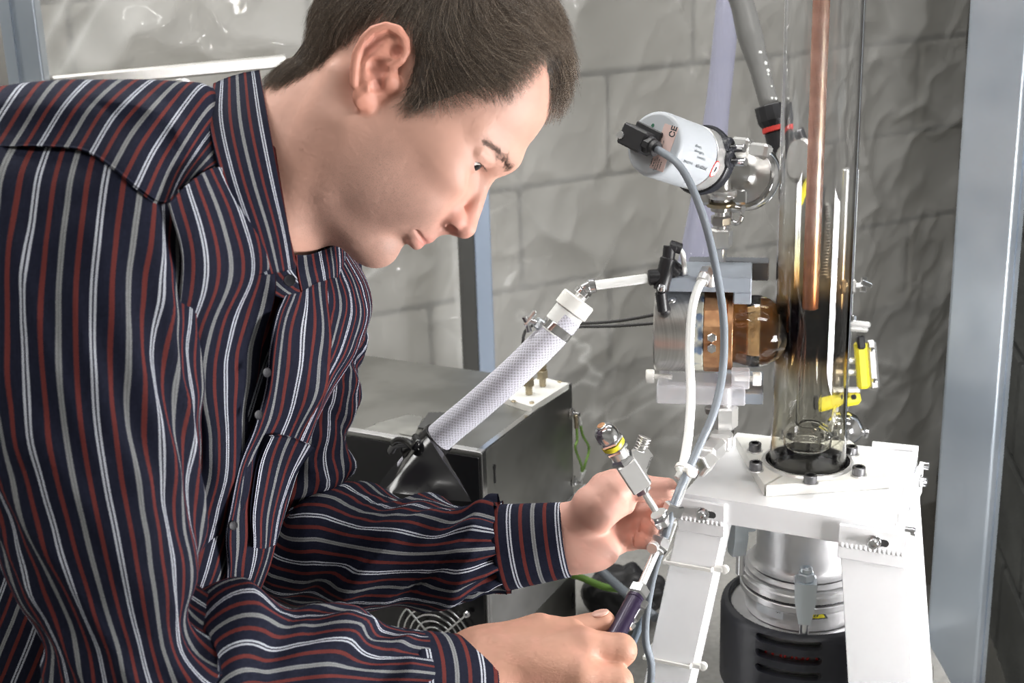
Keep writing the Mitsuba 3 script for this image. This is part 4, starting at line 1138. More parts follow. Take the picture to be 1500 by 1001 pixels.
part(qc, 'lever', cat(rbox(q0 + qd * .015 + qs * .0085, (.006, .009, .008), qs, np.cross(qd, qs), .001), bar(q0 + qd * .021 + qs * .0085, q0 + qd * .034 + qs * .0075, .005, .009, -F, .001), bar(q0 + qd * .036 + qs * .0082, q0 + qd * .043 + qs * .0065, .0045, .007, -F, .001)), 'm_chrome', False)

# ------------------------------------------------------------------ things behind the tube
bp_ = thing('bubbly_hose', 'grey translucent hose coming down behind the glass tube', 'hose')
hb = [at(1060, -60, 1.66), at(1085, 0, 1.66), at(1098, 50, 1.66), at(1112, 100, 1.66), at(1128, 158, 1.66)]
part(bp_, 'hose', sweep(hb, [.0135, .0135, .015, .0115, .011], 24, 10), 'm_hose_dark', True)
for i in range(26):
    tt = rng.uniform(0.12, 0.97); P = spline(hb, 10); c = P[int(tt * (len(P) - 1))]
    o = unit(-F * .8 + R * rng.uniform(.1, .75)); part(bp_, 'bubble', trimesh.creation.icosphere(1, rng.uniform(.0012, .0026)).apply_translation(c + o * .0115), 'm_hose_white', True)
hc = thing('hose_coupling', 'black hose coupling with a red ring behind the glass tube', 'coupling')
c0, c1_ = at(1126, 155, 1.66), at(1144, 230, 1.66); cdn = unit(c1_ - c0)
part(hc, 'collar', lathe([(0, 0), (.0165, 0), (.0172, .001), (.0172, .018), (.0140, .025), (0, .025)], c0, cdn, 12), 'm_black', 20)
part(hc, 'red_ring', cyl(c0 + cdn * .025, c0 + cdn * .031, .0142), 'm_red')
part(hc, 'tail', cyl(c0 + cdn * .031, c1_, .0125), 'm_black')
vy = thing('lever_valve', 'steel clamp with a yellow lever seen through the glass tube', 'valve')
y0 = at(1168, 235, 1.62)
part(vy, 'body', lathe([(0, 0), (.022, 0), (.026, .004), (.026, .016), (.018, .022), (0, .022)], y0 - ga * .01, ga, 32), 'm_steel_dull')
part(vy, 'strap', sweep([at(1163, 190, 1.62), at(1178, 225, 1.62), at(1186, 250, 1.62), at(1180, 280, 1.62)], .008, 10), 'm_dark_steel', True)
part(vy, 'lever', bar(at(1190, 245, 1.61), at(1166, 300, 1.61), .012, .008, R, .002), 'm_yellow', False)
solo('flexible_spring', cat(*[trimesh.Trimesh(*(lambda q: (q.vertices, q.faces))(ring(at(1212 + 4 * math.sin(i / 6), 300 + i * 4.4, 1.66), -U + R * .05, .0095, .006, .0022, 18)), process=False) for i in range(24)], cyl(at(1213, 298, 1.66), at(1213, 408, 1.66), .0068)), 'm_steel_dull', 'ribbed metal hose hanging behind the glass tube', 'hose')
solo('hanging_strap', sweep([at(1200, 270, 1.65), at(1195, 310, 1.65), at(1188, 380, 1.66), at(1184, 440, 1.67)], .009, 10), 'm_hose_dark', 'dark strap hanging behind the copper rod', 'strap', smooth=True)
cy_ = thing('clear_tube', 'clear glossy plastic tube leaning down behind the vacuum gauge', 'tube')
tb0, tb1 = at(1070, -30, 1.95), at(1000, 470, 2.0)
scene['m_film_tube'] = {'type': 'blendbsdf', 'weight': 0.45, 'bsdf_0': {'type': 'thindielectric', 'int_ior': 1.6}, 'bsdf_1': {'type': 'principledthin', 'base_color': rgb(.55, .56, .72), 'roughness': .3, 'diff_trans': 1.0, 'spec_trans': 0.0}}
part(cy_, 'wall', sweep([tb0, at(1052, 150, 1.96), at(1030, 320, 1.98), tb1], [.0165, .0165, .022, .026], 28, 10, False), 'm_film_tube', True)
# side clamps to the right of the tube
def yclamp(c, dirv, lab, size=1.0):
    t = thing('toggle_clamp', lab, 'clamp')
    x, y, z = frame(dirv, -F)
    part(t, 'handle', rbox(c, (.013 * size, .014 * size, .055 * size), x, y, .003), 'm_yellow', False, label='yellow handle')
    part(t, 'jaw', rbox(c + R * .012 * size, (.012 * size, .013 * size, .058 * size), x, y, .003), 'm_steel_dull', False)
    part(t, 'catch', rbox(c - dirv * .026 * size - F * .004, (.009 * size, .012 * size, .016 * size), x, y, .002), 'm_black', False)
    for k in (-.018, .018):
        part(t, 'rivet', lathe([(0, 0), (.003, 0), (.0025, .0012), (0, .0018)], c + R * .012 * size + dirv * k * size - F * .007 * size, -F, 14), 'm_chrome')
    return t


yc = yclamp(at(1262, 535, 1.64), unit(-U + R * .08), 'toggle clamp with a long upright yellow handle right of the glass tube')
part(yc, 'arm', cyl(at(1230, 527, 1.645), at(1262, 530, 1.645), .004), 'm_steel')
part(yc, 'arm', cyl(at(1230, 545, 1.645), at(1262, 546, 1.645), .004), 'm_steel')
yc = thing('toggle_clamp', 'toggle clamp with a flat yellow handle low behind the glass tube', 'clamp')
part(yc, 'handle', bar(at(1195, 594, 1.66), at(1260, 582, 1.66), .013, .016, U, .004), 'm_yellow', False, label='yellow handle')
part(yc, 'jaw', rbox(at(1240, 572, 1.665), (.030, .02, .008), R, F, .002), 'm_steel_dull', False)
part(yc, 'catch', rbox(at(1184, 588, 1.665), (.012, .012, .016), R, F, .002), 'm_black', False)
part(yc, 'pin', cyl(at(1250, 582, 1.648), at(1251, 582, 1.640), .003), 'm_black')
vb = thing('valve_knob', 'chromed ball shaped valve knob behind the foot of the glass tube', 'knob')
part(vb, 'ball', lathe([(0, -.021), (.010, -.0185), (.018, -.011), (.021, 0), (.018, .011), (.010, .0185), (.006, .021), (0, .022)], at(1236, 628, 1.66), unit(R - U * .25 - F * .1), 36), 'm_chrome', True)
part(vb, 'spindle', lathe([(0, 0), (.007, 0), (.007, .003), (.0035, .004), (.0035, .010), (.006, .012), (.006, .015), (0, .016)], at(1252, 633, 1.655), unit(R - U * .12), 20), 'm_chrome')
part(vb, 'flange', lathe([(0, 0), (.020, 0), (.022, .002), (.022, .006), (.012, .009), (0, .009)], at(1218, 622, 1.665), unit(R - U * .25 - F * .1), 32), 'm_steel')
rc2 = thing('rod_clamp', 'small steel screw clamp right of the dark band of the glass tube', 'clamp')
part(rc2, 'screw', cyl(at(1236, 421, 1.60), at(1272, 416, 1.60), .0030), 'm_steel')
part(rc2, 'wing', cat(bar(at(1266, 406, 1.60), at(1264, 428, 1.60), .007, .005, -F, .001), bar(at(1262, 413, 1.595), at(1277, 420, 1.595), .006, .004, -F, .001)), 'm_chrome', False)
part(rc2, 'jaw', rbox(at(1246, 420, 1.60), (.012, .010, .016), R, F, .002), 'm_steel_dull', False)
rc3 = thing('rod_clamp', 'flat steel clamp head right of the glass tube above the yellow handle', 'clamp')
part(rc3, 'plate', cat(rbox(at(1250, 474, 1.62), (.036, .020, .007), R - U * .12, F, .002), rbox(at(1252, 482, 1.62), (.028, .018, .006), R - U * .1, F, .002)), 'm_steel', False)
part(rc3, 'nut', hexnut(at(1246, 471, 1.61), at(1246, 462, 1.61), .011), 'm_chrome', False)
bar_s = thing('support_rod', 'upright steel rod behind the right edge of the glass tube', 'rod')
rp = at(1238, 500, 1.665)
part(bar_s, 'rod', cyl((rp[0], rp[1], BZ), (rp[0], rp[1], ZA + .12), .007), 'm_steel')
part(bar_s, 'foot', cyl((rp[0], rp[1], BZ), (rp[0], rp[1], BZ + .012), .04), 'm_steel_dull')

# ------------------------------------------------------------------ black cone of tape at the foot of the hose
cone = thing('tape_cone', 'glossy black tape cone sealing the braided hose to the metal box', 'tape')
e = at(638, 648, 1.45)
def cone_mesh():
    top = [at(*q) for q in ((612, 640, 1.47), (626, 640, 1.43), (650, 662, 1.43), (640, 655, 1.47))]
    bot = [at(*q) for q in ((552, 716, 1.55), (560, 722, 1.40), (690, 735, 1.38), (675, 715, 1.52))]
    pts = np.array(top + bot)
    m = trimesh.convex.convex_hull(pts).subdivide().subdivide().subdivide()
    n_ = meshkit.fbm(np.asarray(m.vertices) * 28, 3, 5) - .5
    m.vertices = m.vertices + m.vertex_normals * (n_ * .008)[:, None]
    return m
part(cone, 'skirt', cone_mesh(), 'm_black_gloss', 50)
part(cone, 'wrap', sweep([at(606, 672, 1.465), at(628, 655, 1.455), at(644, 641, 1.45)], .0175, 20), 'm_black_gloss', True)
tl = thing('tape_clamp', 'dark bent clip of the tape on the edge of the metal box', 'clip')
part(tl, 'loop', sweep([at(575, 650, 1.45), at(583, 645, 1.44), at(596, 647, 1.43), at(606, 655, 1.42), at(612, 648, 1.42), at(608, 640, 1.43)], .0035, 10), 'm_black_gloss', True)
part(tl, 'clip', sweep([at(572, 662, 1.46), at(580, 652, 1.45), at(600, 650, 1.44)], .004, 10), 'm_dark_steel', True)
# cables lying behind on the bench
solo('bench_cable', sweep([at(870, 826, 1.80), at(895, 850, 1.78), at(925, 876, 1.74), at(960, 905, 1.70)], .006, 12), 'm_cable', 'blue grey cable lying on the bench behind the left hand', 'cable', smooth=True)
solo('bench_cable', sweep([at(820, 838, 1.85), at(850, 846, 1.84), at(885, 860, 1.82), at(915, 864, 1.80)], .0045, 12), 'm_green', 'green cable lying on the bench behind the left hand', 'cable', smooth=True)
cm = trimesh.creation.icosphere(4, 1.0); cm.apply_scale([.055, .05, .03]); bgp = onz(912, 868, BZ + .038); cm.apply_translation(bgp)
cm.vertices += (meshkit.fbm(np.asarray(cm.vertices) * 40, 3, 2)[:, None] - .5) * .03 * cm.vertex_normals
solo('black_bag', cm, 'm_black', 'crumpled black bundle lying on the bench behind the steel tube', 'bundle', smooth=True)
solo('bench_cable', sweep([at(958, 830, 1.44), at(946, 880, 1.45), at(932, 930, 1.48), at(905, 985, 1.52), at(892, 1030, 1.56)], .004, 12), 'm_cable_dark', 'dark cable running down left of the stand leg', 'cable', smooth=True)
# ================================================================== the man
# ------------------------------------------------------------------ distance fields and their surfaces
def smin(a, b, k):
    h = np.clip(0.5 + 0.5 * (b - a) / k, 0, 1)
    return b + (a - b) * h - k * h * (1 - h)


def smax(a, b, k): return -smin(-a, -b, k)


def ell(p, c, r):
    q = p - np.asarray(c, np.float32); r = np.asarray(r, np.float32)
    k0 = np.sqrt(((q / r) ** 2).sum(-1)); k1 = np.sqrt(((q / r ** 2) ** 2).sum(-1)) + 1e-6
    return k0 * (k0 - 1) / k1


def cap(p, a, b, ra, rb=None):
    a, b = np.asarray(a, np.float32), np.asarray(b, np.float32); rb = ra if rb is None else rb
    ab = b - a; t = np.clip(((p - a) @ ab) / max(float(ab @ ab), 1e-12), 0, 1)
    return np.sqrt(((p - a - t[..., None] * ab) ** 2).sum(-1)) - (ra + (rb - ra) * t)


def chain(p, pts, rs, k=None):
    d = cap(p, pts[0], pts[1], rs[0], rs[1])
    for i in range(1, len(pts) - 1):
        e = cap(p, pts[i], pts[i + 1], rs[i], rs[i + 1]); d = np.minimum(d, e) if k is None else smin(d, e, k)
    return d


def surface_net(f, lo, hi, h, B=12):
    """Mesh of f = 0, evaluated only in blocks that the surface can cross."""
    lo, hi = np.asarray(lo, float), np.asarray(hi, float)
    nb = np.ceil((hi - lo) / (h * B)).astype(int)
    g = np.stack(np.meshgrid(*[np.arange(k) for k in nb], indexing='ij'), -1).reshape(-1, 3)
    c = lo + (g + 0.5) * h * B
    keep = np.abs(f(c.astype(np.float32))) < h * B * 1.25
    g = g[keep]; N = nb * B + 2
    o = np.stack(np.meshgrid(*[np.arange(B + 1)] * 3, indexing='ij'), -1).reshape(-1, 3)
    vals = np.empty((len(g), (B + 1) ** 3), np.float32)
    for i in range(0, len(g), 200):
        q = lo + (g[i:i + 200, None] * B + o[None]) * h
        vals[i:i + 200] = f(q.reshape(-1, 3).astype(np.float32)).reshape(-1, len(o))
    V = vals.reshape(-1, B + 1, B + 1, B + 1); ins = V < 0
    acc = np.zeros((len(g), B, B, B, 3), np.float32); cnt = np.zeros((len(g), B, B, B), np.float32)
    for ax in range(3):
        for d1 in (0, 1):
            for d2_ in (0, 1):
                off = [0, 0, 0]; oth = [k for k in range(3) if k != ax]; off[oth[0]], off[oth[1]] = d1, d2_
                s0 = tuple(slice(off[k], off[k] + B) for k in range(3)); off[ax] = 1
                s1 = tuple(slice(off[k], off[k] + B) for k in range(3))
                a, b = V[(slice(None),) + s0], V[(slice(None),) + s1]
                x = (a < 0) != (b < 0); t = np.where(x, a / np.where(x, a - b, 1), 0)
                cnt += x
                for k in range(3):
                    acc[..., k] += np.where(x, t if k == ax else (d1 if k == oth[0] else d2_), 0)
    act = cnt > 0; bi, i, j, k = np.nonzero(act)
    cell = g[bi] * B + np.stack([i, j, k], -1)
    P = lo + (cell + acc[act] / cnt[act][:, None]) * h
    key = (cell[:, 0] * N[1] + cell[:, 1]) * N[2] + cell[:, 2]
    order = np.argsort(key); key, P = key[order], P[order]
    faces = []
    st = np.array([N[1] * N[2], N[2], 1])
    for ax in range(3):
        s0 = (slice(None),) + tuple(slice(0, B) for _ in range(3))
        s1 = (slice(None),) + tuple(slice(1, B + 1) if k == ax else slice(0, B) for k in range(3))
        a, b = ins[s0], ins[s1]; bi, i, j, k = np.nonzero(a != b); flip = a[bi, i, j, k]
        cc = g[bi] * B + np.stack([i, j, k], -1); kk = cc @ st
        u, w = [q for q in range(3) if q != ax]
        if ax == 1: u, w = w, u
        quad = np.stack([kk, kk - st[u], kk - st[u] - st[w], kk - st[w]], -1)
        idx = np.searchsorted(key, quad); idx = np.minimum(idx, len(key) - 1); ok = (key[idx] == quad).all(1)
        idx = np.where(flip[:, None], idx, idx[:, ::-1])[ok]
        faces.append(idx)
    Q = np.vstack(faces)
    return trimesh.Trimesh(P, np.vstack([Q[:, [0, 1, 2]], Q[:, [0, 2, 3]]]), process=False)


# ------------------------------------------------------------------ head: local axes f (towards the face), u (towards the crown), w (to his left), in units of k metres
DH = 1.08; K = DH / FPX
EF, EU = np.array([0.60, 0.80]), np.array([0.80, -0.60])
TRAG = np.array([588.0, 133.0])
HF = EF[0] * R - EF[1] * U; HU = EU[0] * R - EU[1] * U; HW = F
HO = at(*TRAG, DH)
TURN = math.radians(0)


def hloc(px, py, w):
    """f, u, w of the head point that lies w in front of or behind its middle plane and is seen at px, py."""
    s = (DH + w * K) / DH
    v = np.array([750 + (px - 750) * s, 500.5 + (py - 500.5) * s]) - TRAG
    return np.array([v @ EF, v @ EU, w])


def hworld(q):
    q = np.asarray(q, float)
    return HO + K * (q[..., :1] * HF + q[..., 1:2] * HU + q[..., 2:3] * HW)


def hback(P):
    v = (np.asarray(P) - HO) / K
    return np.stack([v @ HF, v @ HU, v @ HW], -1)


EYE = np.array([143.0, 21.0, 60.0])
earc = [(516, 97), (522, 73), (537, 50), (553, 41), (570, 38), (585, 42), (594, 55), (596, 73), (589, 89), (582, 97), (582, 112), (578, 126), (564, 139), (548, 149), (537, 157), (524, 152), (518, 138), (515, 116)]
WEAR = -158.0
EARP = np.array([hloc(x, y, WEAR)[:2] for x, y in earc])


def E_(x, y): return hloc(500 + x / 6.257, 20 + y / 6.257, WEAR)[:2]


RIM = [E_(*q) for q in ((112, 640), (120, 500), (150, 380), (215, 260), (300, 180), (420, 146), (520, 170), (580, 250), (585, 340), (540, 420), (470, 470), (400, 500))]
RIMR = [5.5, 6.5, 7, 7, 7.5, 8, 8, 7.5, 7, 6.5, 5, 3.5]
ANTI = [E_(*q) for q in ((215, 660), (205, 560), (225, 470), (290, 395), (390, 370), (470, 400))]
ANTI2 = [E_(*q) for q in ((300, 395), (370, 320), (430, 260))]


def poly_sd(p, poly):
    d = np.full(len(p), 1e9, np.float32); s = np.ones(len(p), np.float32)
    n = len(poly)
    for i in range(n):
        a, b = poly[i].astype(np.float32), poly[i - 1].astype(np.float32)
        e = b - a; w = p - a
        q = w - e * np.clip((w @ e) / (e @ e), 0, 1)[:, None]; d = np.minimum(d, (q ** 2).sum(1))
        c1 = p[:, 1] >= a[1]; c2 = p[:, 1] < b[1]; c3 = e[0] * w[:, 1] > e[1] * w[:, 0]
        flip = (c1 & c2 & c3) | (~c1 & ~c2 & ~c3); s = np.where(flip, -s, s)
    return s * np.sqrt(d)


def ear_sd(q):
    """q: f, u, |w|"""
    p2 = q[:, :2]
    fr = EARP[:, 0].max()
    wc = 126 + np.clip((60 - p2[:, 0]) * 0.32, 0, 60) - 9 * np.clip((p2[:, 0] - 2) / 14, 0, 1) * np.clip((45 - p2[:, 1]) / 30, 0, 1) + np.clip((p2[:, 1] + 10) * .05, -5, 6)     # middle of the plate stands out behind
    d2 = poly_sd(p2, EARP)
    z = q[:, 2] - wc
    d = smax(d2, np.abs(z) - 5.0, 6.0)
    q3 = np.stack([p2[:, 0], p2[:, 1], z], -1)
    rim = chain(q3, [np.array([*r, 5.0]) for r in RIM], RIMR)
    d = smin(d, rim, 4.0)
    d = smin(d, chain(q3, [np.array([*r, 2.5]) for r in ANTI], [4, 6, 7, 7, 6, 4]), 5.0)
    d = smin(d, chain(q3, [np.array([*r, 2.0]) for r in ANTI2], [6, 5, 3.5]), 5.0)
    lobe = E_(190, 770); d = smin(d, ell(q3, [*lobe, 2], [15, 14, 8]), 6.0)
    atr = E_(255, 670); d = smin(d, ell(q3, [*atr, 5], [8, 8, 6]), 5.0)
    co, co2 = E_(330, 500), E_(335, 640)
    d = smax(d, -ell(q3, [*co, 8.5], [15, 13, 9.3]), 4.0)
    d = smax(d, -ell(q3, [*co2, 8.5], [8, 14, 9.0]), 4.0)
    tr = E_(455, 620); d = smin(d, ell(q3, [*tr, 4], [11, 12, 9]), 6.0)
    fo = E_(505, 350); d = smax(d, -ell(q3, [*fo, 7], [8, 9, 6]), 3.5)
    d = smax(d, -chain(q3, [np.array([*E_(*r), 9.0]) for r in ((185, 470), (235, 340), (330, 250), (430, 205), (505, 240))], [2.5, 5, 6, 5, 3.5]), 3.0)
    return d


def head_sd(q):
    f_, u_, w_ = q[:, 0], q[:, 1], np.abs(q[:, 2]); s = np.stack([f_, u_, w_], -1)
    d = ell(s, (-5, 75, 0), (182, 170, 146))
    d = smin(d, ell(s, (82, -42, 0), (103, 148, 108)), 40)
    jaw = chain(s, [(8, -95, 92), (60, -165, 66), (128, -166, 28), (150, -163, 0)], [40, 38, 33, 34])
    d = smin(d, jaw, 34)
    d = smin(d, ell(s, (85, -172, 0), (78, 36, 62)), 30)
    d = smin(d, ell(s, (60, -60, 70), (70, 80, 50)), 40)                           # masseter and side of the face
    d = smin(d, ell(s, (112, -14, 76), (46, 36, 34)), 36)                          # cheekbone
    d = smin(d, ell(s, (106, -108, 56), (52, 44, 38)), 34)
    d = smin(d, ell(s, (64, -100, 74), (60, 62, 36)), 34)
    d = smin(d, ell(s, (138, -68, 52), (46, 46, 42)), 34)                          # cheek
    nk = np.sqrt(((f_ + 5 + (u_ + 120) * .02) / 116) ** 2 + (w_ / 106) ** 2)
    neck = (nk - 1) * 108; neck = smax(neck, np.abs(u_ + 205) - 190, 20)
    d = smin(d, neck, 30)
    d = smin(d, chain(s, [(-48, -60, 104), (0, -150, 92), (60, -255, 60), (80, -300, 30)], [20, 22, 22, 20]), 26)     # neck muscle
    d = smin(d, chain(s, [(158, 50, 14), (150, 52, 45), (122, 46, 80)], [25, 24, 20]), 18)                 # brow
    d = smin(d, ell(s, (160, 66, 0), (31, 26, 40)), 18)
    d = smax(d, -ell(s, (186, 10, 54), (30, 22, 32)), 18)                          # eye socket
    d = smin(d, ell(s, (120, -20, 62), (56, 26, 46)), 22)
    # lids over the eyeball
    lid = np.sqrt(((s - EYE.astype(np.float32)) ** 2).sum(-1)) - 26.5
    d = smin(d, lid, 9)
    d = smin(d, chain(s, [(158, 36, 38), (164, 37, 58), (150, 32, 84)], [8, 8, 7]), 8)      # fold above the lid
    op = ell(s, (EYE[0] + 22, EYE[1] - 2, EYE[2] + 3), (13, 5.8, 21))
    d = smax(d, -op, 2.0)
    # nose
    nose = chain(s, [(172, 22, 0), (181, 8, 0), (198, -18, 0), (212, -45, 0)], [14, 13.5, 15, 18.5])
    nose = smin(nose, ell(s, (213, -46, 7), (17, 16, 14)), 8)
    nose = smin(nose, ell(s, (196, -51, 22), (19, 18, 13)), 6)
    nose = smin(nose, chain(s, [(206, -62, 0), (186, -80, 0)], [9, 10]), 8)
    nose = smin(nose, chain(s, [(160, 0, 22), (180, -42, 26)], [14, 12]), 14)
    d = smin(d, nose, 12)
    d = smax(d, -chain(s, [(180, -46, 38), (178, -60, 37), (184, -70, 31)], [1.0, 2.5, 2.0]), 6)          # groove round the wing
    # mouth
    d = smin(d, ell(s, (158, -95, 0), (42, 34, 46)), 22)
    ul = chain(s, [(194, -97, 0), (190, -96.5, 10), (184, -99, 24), (168, -103, 44)], [10, 10.5, 9, 4])
    ll = chain(s, [(192, -116, 0), (190, -116, 10), (183, -114, 24), (168, -106, 44)], [10, 10, 9, 4])
    d = smin(d, ul, 7); d = smin(d, ll, 7)
    d = smax(d, -chain(s, [(206, -106.5, 0), (202, -106, 10), (194, -106, 24), (178, -104, 46)], [2.0, 2.0, 2.2, 2.8]), 3)
    d = smin(d, ell(s, (152, -165, 0), (38, 30, 36)), 22)                          # chin
    d = smax(d, -ell(s, (209, -63, 24), (11, 6.0, 9)), 2.5)                         # nostril
    d = smax(d, -ell(s, (208, -70, 15), (12, 9, 6)), 3)
    near = (f_ < 90) & (f_ > -90) & (u_ > -80) & (u_ < 90) & (w_ > 80)
    if near.any():
        e = np.full(len(d), 60.0, np.float32); e[near] = ear_sd(s[near])
        d = np.where(near, smin(d, e, 9), d)
    return d


def head_world_sd(P): return (head_sd(hback(P).astype(np.float32)) * K).astype(np.float32)


corner = np.array([hworld(np.array([a, b, c])) for a in (-215, 250) for b in (-330, 270) for c in (-195, 195)])


def head_box_sd(P): return np.where(hback(P)[:, 1] < -330, 1, 1) * head_world_sd(P)


head = surface_net(head_world_sd, corner.min(0), corner.max(0), 0.00105)
hq = hback(head.vertices)

# ------------------------------------------------------------------ hands
def J(*q): return at(*q)


def hand_right(P):
    W1, W2 = J(700, 968, 1.092), J(704, 1035, 1.080)
    mcp = [J(852, 948, 1.100), J(846, 992, 1.082), J(828, 1036, 1.080), J(800, 1076, 1.092)]
    d = None
    for m, r, w, wr in zip(mcp, (.0150, .0150, .0140, .0130), (W1, W1, W2, W2), (.022, .022, .022, .020)):
        e = cap(P, w, m, wr, r); d = e if d is None else smin(d, e, .016)
    d = smin(d, cap(P, J(640, 1000, 1.075), J(706, 1000, 1.086), .031, .027), .012)
    d = smin(d, chain(P, [J(730, 955, 1.105), J(790, 932, 1.118), J(835, 928, 1.12)], [.020, .018, .012]), .014)      # index metacarpal to web
    fingers = [
        ([mcp[0], J(908, 953, 1.104), J(905, 949, 1.136), J(884, 946, 1.142)], [.0140, .0128, .0105, .0090]),
        ([mcp[1], J(902, 1000, 1.088), J(903, 998, 1.120), J(880, 992, 1.130)], [.0140, .0130, .0105, .0090]),
        ([mcp[2], J(888, 1045, 1.088), J(888, 1042, 1.116), J(868, 1036, 1.128)], [.0132, .0118, .0100, .0086]),
        ([mcp[3], J(856, 1086, 1.100), J(858, 1082, 1.120), J(842, 1076, 1.130)], [.0118, .0105, .0090, .0080])]
    for pts, rs in fingers:
        d = smin(d, chain(P, pts, rs, .003), .0045)
    th = chain(P, [J(748, 950, 1.128), J(812, 930, 1.148), J(858, 921, 1.158), J(884, 911, 1.160)], [.017, .0130, .0112, .0098], .003)
    d = smin(d, th, .005)
    d = smax(d, -cap(P, J(872, 978, 1.070), J(918, 984, 1.075), .0010), .002)
    # creases on the index joint and a nail bed on the thumb
    d = smax(d, -cap(P, J(913, 945, 1.090), J(911, 968, 1.088), .0007), .0012)
    return d


def hand_left(P):
    W1, W2 = J(828, 772, 1.272), J(828, 806, 1.272)
    mcp = [J(918, 740, 1.288), J(912, 758, 1.287), J(906, 776, 1.286), J(898, 796, 1.284)]
    d = None
    for m, r, w, wr in zip(mcp, (.0130, .0130, .0125, .0120), (W1, W1, W2, W2), (.0190, .0190, .0195, .018)):
        e = cap(P, w, m, wr, r); d = e if d is None else smin(d, e, .010)
    d = smin(d, cap(P, J(760, 796, 1.275), J(826, 791, 1.272), .0255, .0250), .012)
    d = smin(d, ell_w(P, J(862, 806, 1.262), .028, .020), .012)                    # ball of the little finger
    d = smin(d, chain(P, [J(846, 766, 1.262), J(870, 744, 1.250), J(898, 722, 1.250)], [.0155, .0205, .0155]), .010)     # ball of the thumb
    th = chain(P, [J(885, 714, 1.256), J(900, 709, 1.258), J(942, 715, 1.254), J(977, 716, 1.248)], [.0135, .0125, .0112, .0096], .003)
    d = smin(d, th, .007)
    d = smin(d, chain(P, [J(880, 745, 1.256), J(914, 738, 1.262)], [.018, .0105]), .008)
    fingers = [
        ([mcp[0], J(950, 735, 1.288), J(974, 741, 1.276), J(976, 748, 1.262)], [.0112, .0100, .0092, .0080]),
        ([mcp[1], J(937, 753, 1.284), J(960, 752, 1.272), J(966, 756, 1.260)], [.0112, .0100, .0092, .0080]),
        ([mcp[2], J(931, 772, 1.282), J(952, 772, 1.270), J(960, 776, 1.258)], [.0112, .0098, .0090, .0080]),
        ([mcp[3], J(924, 792, 1.279), J(944, 791, 1.268), J(953, 795, 1.258)], [.0100, .0088, .0080, .0072])]
    for pts, rs in fingers:
        d = smin(d, chain(P, pts, rs, .0025), .0035)
    for a, b in (((938, 746), (939, 762)), ((937, 765), (937, 781)), ((929, 785), (929, 800))):
        d = smax(d, -cap(P, J(*a, 1.268), J(*b, 1.268), .0012), .0018)
    
    return d


def ell_w(P, c, rl, rs):
    q = P - np.asarray(c, np.float32); x = np.stack([q @ R, q @ U, q @ F], -1).astype(np.float32)
    return ell(x, (0, 0, 0), (rl, rs, rs))


def around(pts, m): P = np.array(pts); return P.min(0) - m, P.max(0) + m


lo, hi = around([J(640, 1000, 1.075), J(925, 900, 1.17), J(800, 1100, 1.05), J(925, 1090, 1.09)], .04)
rh = surface_net(lambda p: hand_right(p).astype(np.float32), lo, hi, .0011)
lo, hi = around([J(760, 790, 1.275), J(990, 700, 1.22), J(990, 810, 1.30), J(820, 835, 1.30)], .04)
lh = surface_net(lambda p: hand_left(p).astype(np.float32), lo, hi, .0011)

# inside the clothes: trunk and arms join head and hands into one body
def hullchain(pts, rs):
    out = []
    for (a, ra), (b, rb) in zip(zip(pts[:-1], rs[:-1]), zip(pts[1:], rs[1:])):
        s = [m3.Manifold.sphere(r, 20).translate(tuple(map(float, c))) for c, r in ((a, ra), (b, rb))]
        out.append(m3.Manifold.batch_hull(s))
    return m3.Manifold.batch_boolean(out, m3.OpType.Add)


inner_arms = [hullchain([J(310, 380, 1.10), J(150, 350, .99), J(135, 640, .95), J(220, 985, .96), J(460, 1000, 1.02), J(690, 1000, 1.085)], [.05, .035, .034, .026, .025, .024]),
              hullchain([J(310, 370, 1.10), J(455, 440, 1.27), J(435, 600, 1.31), J(420, 790, 1.33), J(600, 806, 1.295), J(812, 789, 1.272)], [.06, .036, .030, .026, .026, .0245]),
              hullchain([J(440, 230, 1.08), J(340, 330, 1.09), J(240, 500, 1.11), J(165, 800, 1.13), J(-40, 1200, 1.19)], [.045, .06, .07, .075, .09])]
try:
    mani = [manifold(m) for m in (head, rh, lh)]
    assert all(m.status() == m3.Error.NoError and m.volume() > 0 for m in mani)
    body = unmanifold(m3.Manifold.batch_boolean(mani + inner_arms, m3.OpType.Add))
except Exception as ex:
    print('body joined loosely:', ex)
    body = cat(head, rh, lh, *[unmanifold(m) for m in inner_arms])

# ------------------------------------------------------------------ skin colours, with some shade painted in
bq = hback(body.vertices); V = np.asarray(body.vertices)
ish = (bq[:, 1] > -340) & (bq[:, 0] > -240) & (bq[:, 0] < 246) & (np.abs(bq[:, 2]) < 200)
fq, uq, wq = bq[:, 0], bq[:, 1], np.abs(bq[:, 2])


def g_(c, r): return np.exp(-((((np.stack([fq, uq, wq], -1) - np.asarray(c)) / np.asarray(r)) ** 2).sum(-1)))


col = np.tile(np.array([0.54, 0.305, 0.235]), (len(V), 1))
tone = (meshkit.fbm(V * 60, 4, 3) - .5)[:, None]
col = col * (1 + tone * .22)


def tint(m, c): 
    global col
    m = np.clip(m, 0, 1)[:, None]; col = col * (1 - m) + np.asarray(c) * m


